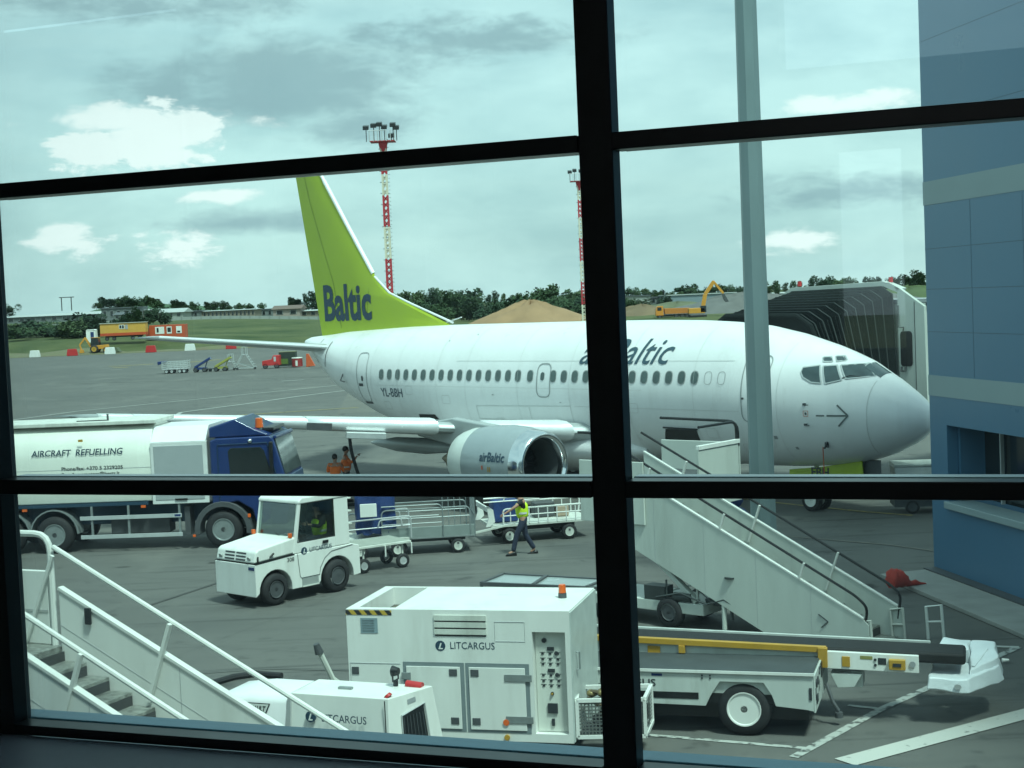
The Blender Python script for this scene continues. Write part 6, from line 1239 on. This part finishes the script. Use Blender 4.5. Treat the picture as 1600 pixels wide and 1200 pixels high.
# ================================================================ FAR BUILDINGS, HILL, MOUNDS
def hillmesh(name, cx_, cy_, rx, ry, hh, z0, m_, seed=1, **kw):
    b = bmesh.new(); rows = []; rnd = random.Random(seed); n = 36; ph = [rnd.uniform(0, 6) for _ in range(6)]
    for j in range(13):
        f = j / 12; row = []
        for i in range(n):
            a = 2 * math.pi * i / n; rr = 1 + .10 * math.sin(2 * a + ph[0]) + .06 * math.sin(5 * a + ph[1]); x = rx * f * rr * math.cos(a); y = ry * f * rr * math.sin(a)
            z = hh * (1 - sstep(0, 1, f * .92) * .9 - f * .1) * (1 + .05 * math.sin(11 * a + ph[4] + f * 9) + .04 * rnd.uniform(-1, 1)) * (1 + .06 * math.sin(7 * a + ph[2] + f * 4)) + .03 * hh * math.sin(3 * a + 9 * f + ph[3])
            row.append(b.verts.new((x, y, z if j < 12 else -.4)))
        rows.append(row)
    for a, c in zip(rows, rows[1:]):
        for i in range(n): b.faces.new((a[i], a[(i + 1) % n], c[(i + 1) % n], c[i]))
    me = bpy.data.meshes.new(name); b.to_mesh(me); b.free(); o = mkobj(name, me, m_, ang=180, **kw); o.location = (cx_, cy_, z0); return o
def M(px, Y): return at(px, 470, Y).x
hillmesh('sand_mound', M(828, 330), 330, 17, 14, 6.1, 0, sand, 3, kind='structure')
hillmesh('sand_mound', M(900, 325), 328, 12, 10, 2.3, .2, sand, 5, kind='structure')
hillmesh('earth_mound', M(1005, 390), 395, 14, 10, 3.4, .6, mat('brown_earth', (.17, .12, .07), .95, var=.3, scale=.2), 6, kind='structure')
hillmesh('gravel_mound', M(1060, 420), 425, 22, 16, 3.6, .6, mat('grey_green_earth', (.12, .13, .075), .95, var=.3, scale=.2), 7, kind='structure')
hillmesh('gravel_mound', M(1172, 385), 392, 30, 18, 5.5, .2, gravel, 8, kind='structure')
hillmesh('gravel_mound', M(1290, 400), 405, 40, 20, 5.2, .4, gravel, 9, kind='structure')
hillmesh('gravel_mound', M(1420, 430), 430, 30, 18, 5.2, .4, mat('grass_mound', (.07, .10, .04), .95, var=.3, scale=.2), 10, kind='structure')
hl = hillmesh('hill', M(175, 900), 980, 80, 60, 8.3, 6.0, mat('hill_green', (.05, .10, .05), .95, var=.25, scale=.03), 11, kind='structure')
def bld(name, label, px0, px1, ytop, ybot, Y, dep, wallm, roofm, pitch=0., win=0, wh=.5, door=False):
    a, b_ = at(px0, ytop, Y), at(px1, ytop, Y); zb = at((px0 + px1) / 2, ybot, Y).z; zt_ = at((px0 + px1) / 2, ytop, Y).z; w_ = (b_.x - a.x) / 2; hh = zt_ - zb
    o = thing(name, label, 'building', ((a.x + b_.x) / 2, Y, zb - .3)); hw = hh * (1 - pitch) + .3
    MB().box(-w_, w_, 0, dep, 0, hw).build('wall', wallm, o)
    if pitch: MB().prism([(-.6, hw + .01), (dep + .6, hw + .01), (dep * .5, hh + .3)], -w_ - .6, w_ + .6, 'x').build('roof', roofm, o)
    else: MB().box(-w_ - .3, w_ + .3, -.4, dep + .3, hw + .01, hw + .35).build('roof', roofm, o)
    for i in range(win):
        x = -w_ + (i + .5) * 2 * w_ / win; q = w_ / win * .5; f_ = MB().box(x - q, x + q, -.12, -.01, hw * .35, hw * (.35 + wh)).build('window', mat('far_window_frame', (.25, .26, .25), .5), o)
        MB().box(x - q * .8, x + q * .8, -.14, -.121, hw * .38, hw * (.32 + wh)).build('pane', glassd, f_)
    if door: MB().box(-w_ * .2, w_ * .2, -.12, -.01, .3, hw * .6).build('door', dgrey, o)
    return o
bg1 = mat('far_grey_wall', (.17, .19, .19), .8, var=.2, scale=.1); bg2 = mat('far_pale_wall', (.34, .36, .33), .8, var=.15, scale=.1); bg3 = mat('far_tan_wall', (.25, .21, .17), .8, var=.15, scale=.1); rf1 = mat('far_pale_roof', (.42, .45, .44), .6, var=.15, scale=.1); rf2 = mat('far_dark_roof', (.10, .11, .12), .7, var=.2, scale=.1); rf3 = mat('far_brown_roof', (.16, .11, .09), .8, var=.2)
for a in (('long_shed', 'long low shed with a pale sloping roof at the far left', 8, 110, 491, 503, 560, 26, bg1, rf1, .3, 6), ('long_shed', 'second long grey shed with pale roof edge below the hill', 100, 205, 486, 499, 520, 22, bg1, rf1, .35, 8), ('grey_block', 'grey flat roofed block behind the yellow wagon', 158, 212, 482, 500, 500, 16, bg1, rf2, 0, 5), ('white_house', 'small white gabled house behind the orange red cabin', 178, 197, 488, 498, 480, 10, bg2, rf2, .4, 2), ('tan_block', 'low tan block with dark openings behind the orange red cabin', 196, 240, 483, 498, 510, 14, bg3, rf1, .15, 5), ('gabled_hall', 'pale hall with a broad low gable right of the orange red cabin', 247, 285, 482, 496, 500, 14, bg2, rf1, .45, 3), ('long_terrace', 'long tan terrace with a regular row of windows', 310, 398, 484, 496, 520, 14, bg3, rf1, .1, 14), ('connecting_block', 'low grey block left of the long tan terrace', 284, 310, 487, 496, 515, 12, bg1, rf2, 0, 3), ('connecting_block', 'low grey block right of the long tan terrace', 398, 426, 484, 495, 540, 12, bg1, rf2, 0, 3), ('brown_house', 'pinkish house with a brown gabled roof left of the tail fin', 426, 468, 477, 494, 500, 14, mat('far_pink_wall', (.33, .27, .24), .8), rf3, .35, 2), ('small_annex', 'small annex with white door close to the tail fin', 468, 496, 484, 494, 505, 10, bg3, rf1, .2, 2),
          ('pale_warehouse', 'blank pale warehouse right of the central mullion', 975, 1016, 463, 478, 560, 20, bg2, rf2, 0, 0), ('office_block', 'small grey office block with dark window strips', 1016, 1036, 465, 475, 570, 14, bg1, rf2, 0, 2), ('grey_hangar', 'long blue grey hangar behind the excavator', 1043, 1150, 460, 478, 540, 30, mat('hangar_blue_grey', (.20, .25, .28), .6, var=.08), rf1, 0, 0), ('low_shed', 'low pale roofed shed beyond the grey steel post', 1180, 1232, 457, 464, 620, 16, bg1, rf1, .3, 3)):
    bld(*a)
fence = thing('boundary_fence', 'long pale boundary fence along the far side of the meadow', 'fence', (0, 0, 0)); m = MB()
xs = [at(8, 500, 470).x + i * 3 for i in range(100)]; ok_ = [x for x in xs if x < -55]
for x in ok_: m.box(x, x + .1, 470, 470.1, TZ(x, 470) - .2, TZ(x, 470) + 1.2)
for x in ok_: m.hull8([(x, 470, TZ(x, 470) + .1), (x + 3, 470, TZ(x + 3, 470) + .1), (x + 3, 470.05, TZ(x + 3, 470) + .1), (x, 470.05, TZ(x, 470) + .1), (x, 470, TZ(x, 470) + 1.05), (x + 3, 470, TZ(x + 3, 470) + 1.05), (x + 3, 470.05, TZ(x + 3, 470) + 1.05), (x, 470.05, TZ(x, 470) + 1.05)])
m.build('panels', mat('fence_grey', (.30, .32, .30), .8), fence)
# gantry on the hill
gt = thing('hill_gantry', 'small square lattice gantry standing on the far hill', 'gantry', (at(104, 470, 940).x, 940, at(104, 478, 940).z - 3)); MB().box(-3.5, -3.0, 0, .5, 0, 8.5).box(2.5, 3.0, 0, .5, 0, 8.5).box(-4.5, 4.5, -.2, .7, 8.0, 8.5).build('frame', dgrey, gt)
# dump truck and excavator
dt = thing('dump_truck', 'orange dump truck standing among the far mounds', 'dump truck', (M(1049, 372), 372, .55)); amo = mat('far_orange', (.62, .24, .03), .5)
MB().prism([(-4, .9), (-3.9, 2.6), (-3.5, 3.2), (-2.2, 3.2), (-2.1, .9)], -1.2, 1.2).build('cab', amo, dt, .05); MB().box(-3.6, -2.6, -1.23, -1.2, 2.1, 2.9).build('window', glassd, dt); MB().prism([(-1.8, 1.2), (-1.9, 2.6), (4.2, 2.5), (4.4, 1.2)], -1.25, 1.25).build('tipping_body', mat('far_orange_brown', (.5, .18, .03), .6), dt, .05); MB().box(-3.8, 4, -1, 1, .6, 1.1).build('chassis', blackp, dt)
for x in (-3.1, .9, 2.4, 3.5): wheel(dt, (x, -1.1, .5), .5, .3, dgrey)
exv = thing('excavator', 'yellow tracked excavator with its arm raised against the gravel mound', 'excavator', (M(1089, 368), 368, .55)); 
MB().box(-2.2, 1.7, -1.4, 1.4, 1.1, 2.4).build('house', amber, exv, .1); MB().box(.6, 2.0, -1.4, -.2, 1.3, 2.9).build('cab', glassd, exv, .06); MB().box(-2.1, 2.1, -1.5, -.9, 0, .9).box(-2.1, 2.1, .9, 1.5, 0, .9).build('tracks', blackp, exv, .3)
MB().beam((1.2, 0, 1.8), (2.0, 0, 5.6), .75, .95).beam((2.0, 0, 5.6), (4.2, 0, 8.6), .7, .85).build('boom', amber, exv, .05); MB().beam((4.0, 0, 8.7), (6.4, 0, 5.6), .4, .55).build('stick', amber, exv, .05); MB().beam((2.0, 0, 6.3), (4.6, 0, 8.3), .2).build('cylinder', chrome, exv); MB().prism([(6.0, 5.6), (6.6, 5.5), (7.6, 3.6), (6.9, 3.5), (6.4, 4.2)], -.5, .5).build('bucket', dgrey, exv, .03)
# floodlight masts
def mast(name, label, px, ytop, Y, hts, lamps, zt_):
    x = M(px, Y); o = thing(name, label, 'floodlight mast', (x, Y, 0)); rmat = mat('mast_red', (.45, .03, .04), .5); wmat = mat('mast_cream', (.66, .62, .48), .5); lm = MB()
    for i, (z0, z1) in enumerate(zip(hts, hts[1:])):
        w0 = .27 - .06 * z0 / zt_; w1 = .27 - .06 * z1 / zt_
        b = MB()
        for sx_ in (-1, 1):
            for sy_ in (-1, 1): b.beam((sx_ * w0, sy_ * w0, z0), (sx_ * w1, sy_ * w1, z1 - .002), .17)
        n = max(1, int((z1 - z0) / .55))
        for k in range(n):
            za, zb_ = z0 + (z1 - z0) * k / n, z0 + (z1 - z0) * (k + 1) / n
            for sy_ in (-1, 1): b.beam((-w0, sy_ * w0, za), (w0, sy_ * w0, zb_), .10); b.beam((w0, sy_ * w0, za), (-w0, sy_ * w0, zb_), .10)
            for sx_ in (-1, 1): b.beam((sx_ * w0, -w0, za), (sx_ * w0, w0, zb_), .10)
        b.build('section', rmat if i % 2 else wmat, o)
    b = MB(); 
    for k in range(int(zt_ / 1.15)): b.box(-.5, .42, -.03, .03, 1 + k * 1.15, 1.06 + k * 1.15)
    for k in range(int(zt_ / .4)): b.box(.40, .55, -.03, .03, 1 + k * .4, 1.04 + k * .4)
    b.build('rungs', dgrey, o)
    p = MB().cyl((0, 0, zt_ - 1.3), (0, 0, zt_), .28, .5, 12).build('flare', rmat, o); MB().box(-1.3, 1.3, -1.0, 1.0, zt_, zt_ + .08).build('platform', rmat, o)
    b = MB()
    for x_ in np.linspace(-1.3, 1.3, 7): b.tube([(x_, -1.1, zt_), (x_, -1.1, zt_ + 1.1)], .04, 5)
    b.tube([(-1.4, -1.1, zt_ + 1.1), (.4, -1.1, zt_ + 1.1)], .04, 5); b.build('railing', lgrey, o)
    for x_, z_ in lamps: f_ = MB().beam((x_, 0, zt_ + .1), (x_, 0, zt_ + z_), .08).build('lamp_arm', dgrey, o); MB().hull8([(x_ - .30, -.5, zt_ + z_ - .25), (x_ + .30, -.5, zt_ + z_ - .25), (x_ + .30, .3, zt_ + z_), (x_ - .30, .3, zt_ + z_), (x_ - .30, -.5, zt_ + z_ + .15), (x_ + .30, -.5, zt_ + z_ + .15), (x_ + .30, .3, zt_ + z_ + .35), (x_ - .30, .3, zt_ + z_ + .35)]).build('floodlight', blackp, f_, .03)
def zpx(px, py, Y): return at(px, py, Y).z
H1 = [0] + [zpx(614, y, 160) for y in (458, 404, 354, 305, 272, 240)] + [zpx(603, 232, 160)]
mast('floodlight_mast', 'red and cream lattice floodlight mast rising behind the green tail fin', 610, 200, 160, H1, ((-1.7, 1.5), (-.9, 1.7), (-.3, 1.8), (.2, 1.5), (1.1, 1.7), (1.45, 1.4), (.9, .6)), zpx(601, 222, 160))
H2 = [0] + [zpx(911, y, 226) for y in (476, 440, 408, 372, 340, 312)] + [zpx(902, 290, 226)]
mast('floodlight_mast', 'more distant red and cream lattice mast half hidden by the central black mullion', 912, 270, 226, H2, ((-1.3, 1.4), (-.6, 1.6), (.3, 1.5), (1.2, 1.5)), zpx(900, 284, 226))
# ================================================================ TREES
def crown(nm, seed, shape, lm, n, leaf):
    rnd = random.Random(seed); m = bmesh.new(); cl = []
    nb = 9 if shape == 'broad' else 7
    for i in range(nb):
        if shape == 'broad': c = Vector((rnd.uniform(-.36, .36), rnd.uniform(-.36, .36), rnd.uniform(.32, .84))); r = rnd.uniform(.16, .27)
        elif shape == 'slim': z = .15 + .8 * i / nb; c = Vector((rnd.uniform(-.08, .08), rnd.uniform(-.08, .08), z)); r = .20 * (1.15 - abs(z - .45) * 1.1)
        else: c = Vector((rnd.uniform(-.45, .45), rnd.uniform(-.4, .4), rnd.uniform(.2, .62))); r = rnd.uniform(.2, .34)
        cl.append((c, r))
    for _ in range(n):
        c, r = rnd.choice(cl); d = Vector((rnd.gauss(0, 1), rnd.gauss(0, 1), rnd.gauss(0, 1))).normalized() * r * rnd.uniform(.55, 1.12); p = c + d
        a = Vector((rnd.gauss(0, 1), rnd.gauss(0, 1), rnd.gauss(0, 1))).normalized(); b_ = a.orthogonal().normalized(); s = leaf * rnd.uniform(.6, 1.4)
        m.faces.new([m.verts.new(p + a * s), m.verts.new(p + b_ * s * .7), m.verts.new(p - a * s * .9), m.verts.new(p - b_ * s * .6)])
    me = bpy.data.meshes.new(nm); m.to_mesh(me); m.free(); me.materials.append(lm); return me
crowns = {}
for i in range(3):
    crowns['broad', i] = crown('crown', 10 + i, 'broad', leafm[i], 1000, .052); crowns['slim', i] = crown('crown', 20 + i, 'slim', leafm[i], 700, .042); crowns['bush', i] = crown('crown', 30 + i, 'bush', leafm[i], 800, .065)
def trunkmesh():
    m = MB(); m.cyl((0, 0, 0), (.01, 0, .45), .028, .018, 7); m.cyl((.01, 0, .4), (.16, .05, .70), .014, .006, 5); m.cyl((.01, 0, .38), (-.15, -.06, .68), .014, .006, 5); m.cyl((0, 0, .42), (.0, .1, .8), .012, .005, 5)
    bmesh.ops.recalc_face_normals(m.b, faces=m.b.faces); me = bpy.data.meshes.new('trunk'); m.b.to_mesh(me); m.b.free(); me.materials.append(bark); return me
tkm = trunkmesh()
def tree(name, kind, i, px, ytop, ybot, Y, label, group, wf_=1., cat='tree'):
    p = at(px, ybot, Y); t_ = at(px, ytop, Y); hh = (t_.z - p.z) * 1.04; z0 = p.z
    o = thing(name, label, cat, (p.x, Y, z0), random.uniform(0, 6.28), group); s = hh
    c = bpy.data.objects.new('crown', crowns[kind, i]); COL.objects.link(c); c.parent = o; c.scale = (s * wf_, s * wf_, s)
    k = bpy.data.objects.new('trunk', tkm); COL.objects.link(k); k.parent = o; k.scale = (s, s, s)
    return o
rnd = random.Random(5)
def row(name, x0, x1, n, yt, yb, Y0, Y1, label, group, kinds=('broad',), wf_=(.8, 1.2), cat='tree'):
    for j in range(n):
        px = x0 + (x1 - x0) * (j + rnd.uniform(-.3, .3)) / max(1, n - 1); f = (px - x0) / max(1, x1 - x0)
        k = rnd.choice(kinds); top = (yt[0] + (yt[1] - yt[0]) * f) + rnd.uniform(-7, 5)
        tree(name, k, rnd.choice((0, 0, 1, 1, 2)), px, top, yb[0] + (yb[1] - yb[0]) * f, rnd.uniform(Y0, Y1), label, group, rnd.uniform(*wf_), cat)
row('tree', 150, 236, 15, (470, 468), (484, 482), 600, 680, 'dark distant tree in the clump on the far hill', 'trees on the far hill', wf_=(1.0, 1.5))
tree('tree', 'broad', 0, 15, 476, 500, 640, 'rounded tree at the extreme left edge above the sheds', None, 1.1)
row('tree', 248, 410, 16, (474, 478), (488, 488), 570, 640, 'distant tree behind the gabled hall and the long tan terrace', 'trees behind the long terrace', wf_=(.9, 1.3))
row('tree', 455, 500, 5, (468, 458), (487, 486), 560, 600, 'distant tree just left of the tail fin', 'trees left of the tail fin', ('slim', 'broad'))
row('tree', 612, 905, 26, (456, 458), (488, 484), 470, 560, 'tall tree in the belt between the tail fin and the central mullion', 'tree belt behind the fuselage', ('broad', 'broad', 'slim'), (.8, 1.25))
row('bush', 600, 905, 26, (474, 468), (503, 500), 400, 460, 'bushy growth at the foot of the tree belt behind the fuselage', 'bushes behind the fuselage', ('bush', 'broad'), (1.1, 1.6), 'bush')
tree('tree', 'broad', 1, 866, 446, 484, 480, 'tallest broad tree above the sand mound', None, 1.3); tree('tree', 'slim', 0, 680, 450, 488, 480, 'slim tall tree right of the tail fin', None, 1.3)
row('tree', 975, 1180, 22, (456, 447), (470, 464), 640, 720, 'distant tree on the skyline behind the warehouse and hangar', 'skyline trees behind the hangar', ('broad',), (.9, 1.4))
row('bush', 985, 1000, 3, (468, 468), (484, 484), 440, 470, 'round dark bush in front of the pale warehouse', 'bushes by the warehouse', ('bush',), (1.1, 1.4), 'bush')
row('bush', 1036, 1046, 2, (462, 462), (476, 474), 450, 470, 'bush beside the long grey hangar', 'bushes by the hangar', ('bush',), (1., 1.3), 'bush')
row('tree', 1186, 1445, 26, (446, 434), (462, 452), 560, 640, 'distant tree on the skyline above the jet bridge', 'skyline trees above the jet bridge', ('broad', 'broad', 'slim'), (.9, 1.3))
tree('tree', 'broad', 1, 1428, 423, 452, 520, 'large rounded tree above the jet bridge roof rail', None, 1.25); tree('tree', 'broad', 0, 1285, 432, 462, 520, 'taller dark tree above the pleated hood', None, 1.1)
row('bush', 14, 150, 14, (506, 505), (528, 526), 318, 352, 'low green scrub on the grass bank left of the yellow wagon', 'scrub on the grass bank', ('bush',), (1.3, 2.0), 'bush')
row('bush', 128, 152, 3, (494, 494), (525, 520), 330, 345, 'tall dark bush left of the yellow wagon', 'dark bushes by the wagon', ('broad', 'bush'), (1.0, 1.4), 'bush')
row('bush', 190, 250, 7, (488, 486), (510, 505), 380, 420, 'dark tree clump behind the yellow wagon roof', 'trees behind the wagon', ('broad', 'bush'), (.9, 1.2), 'bush')
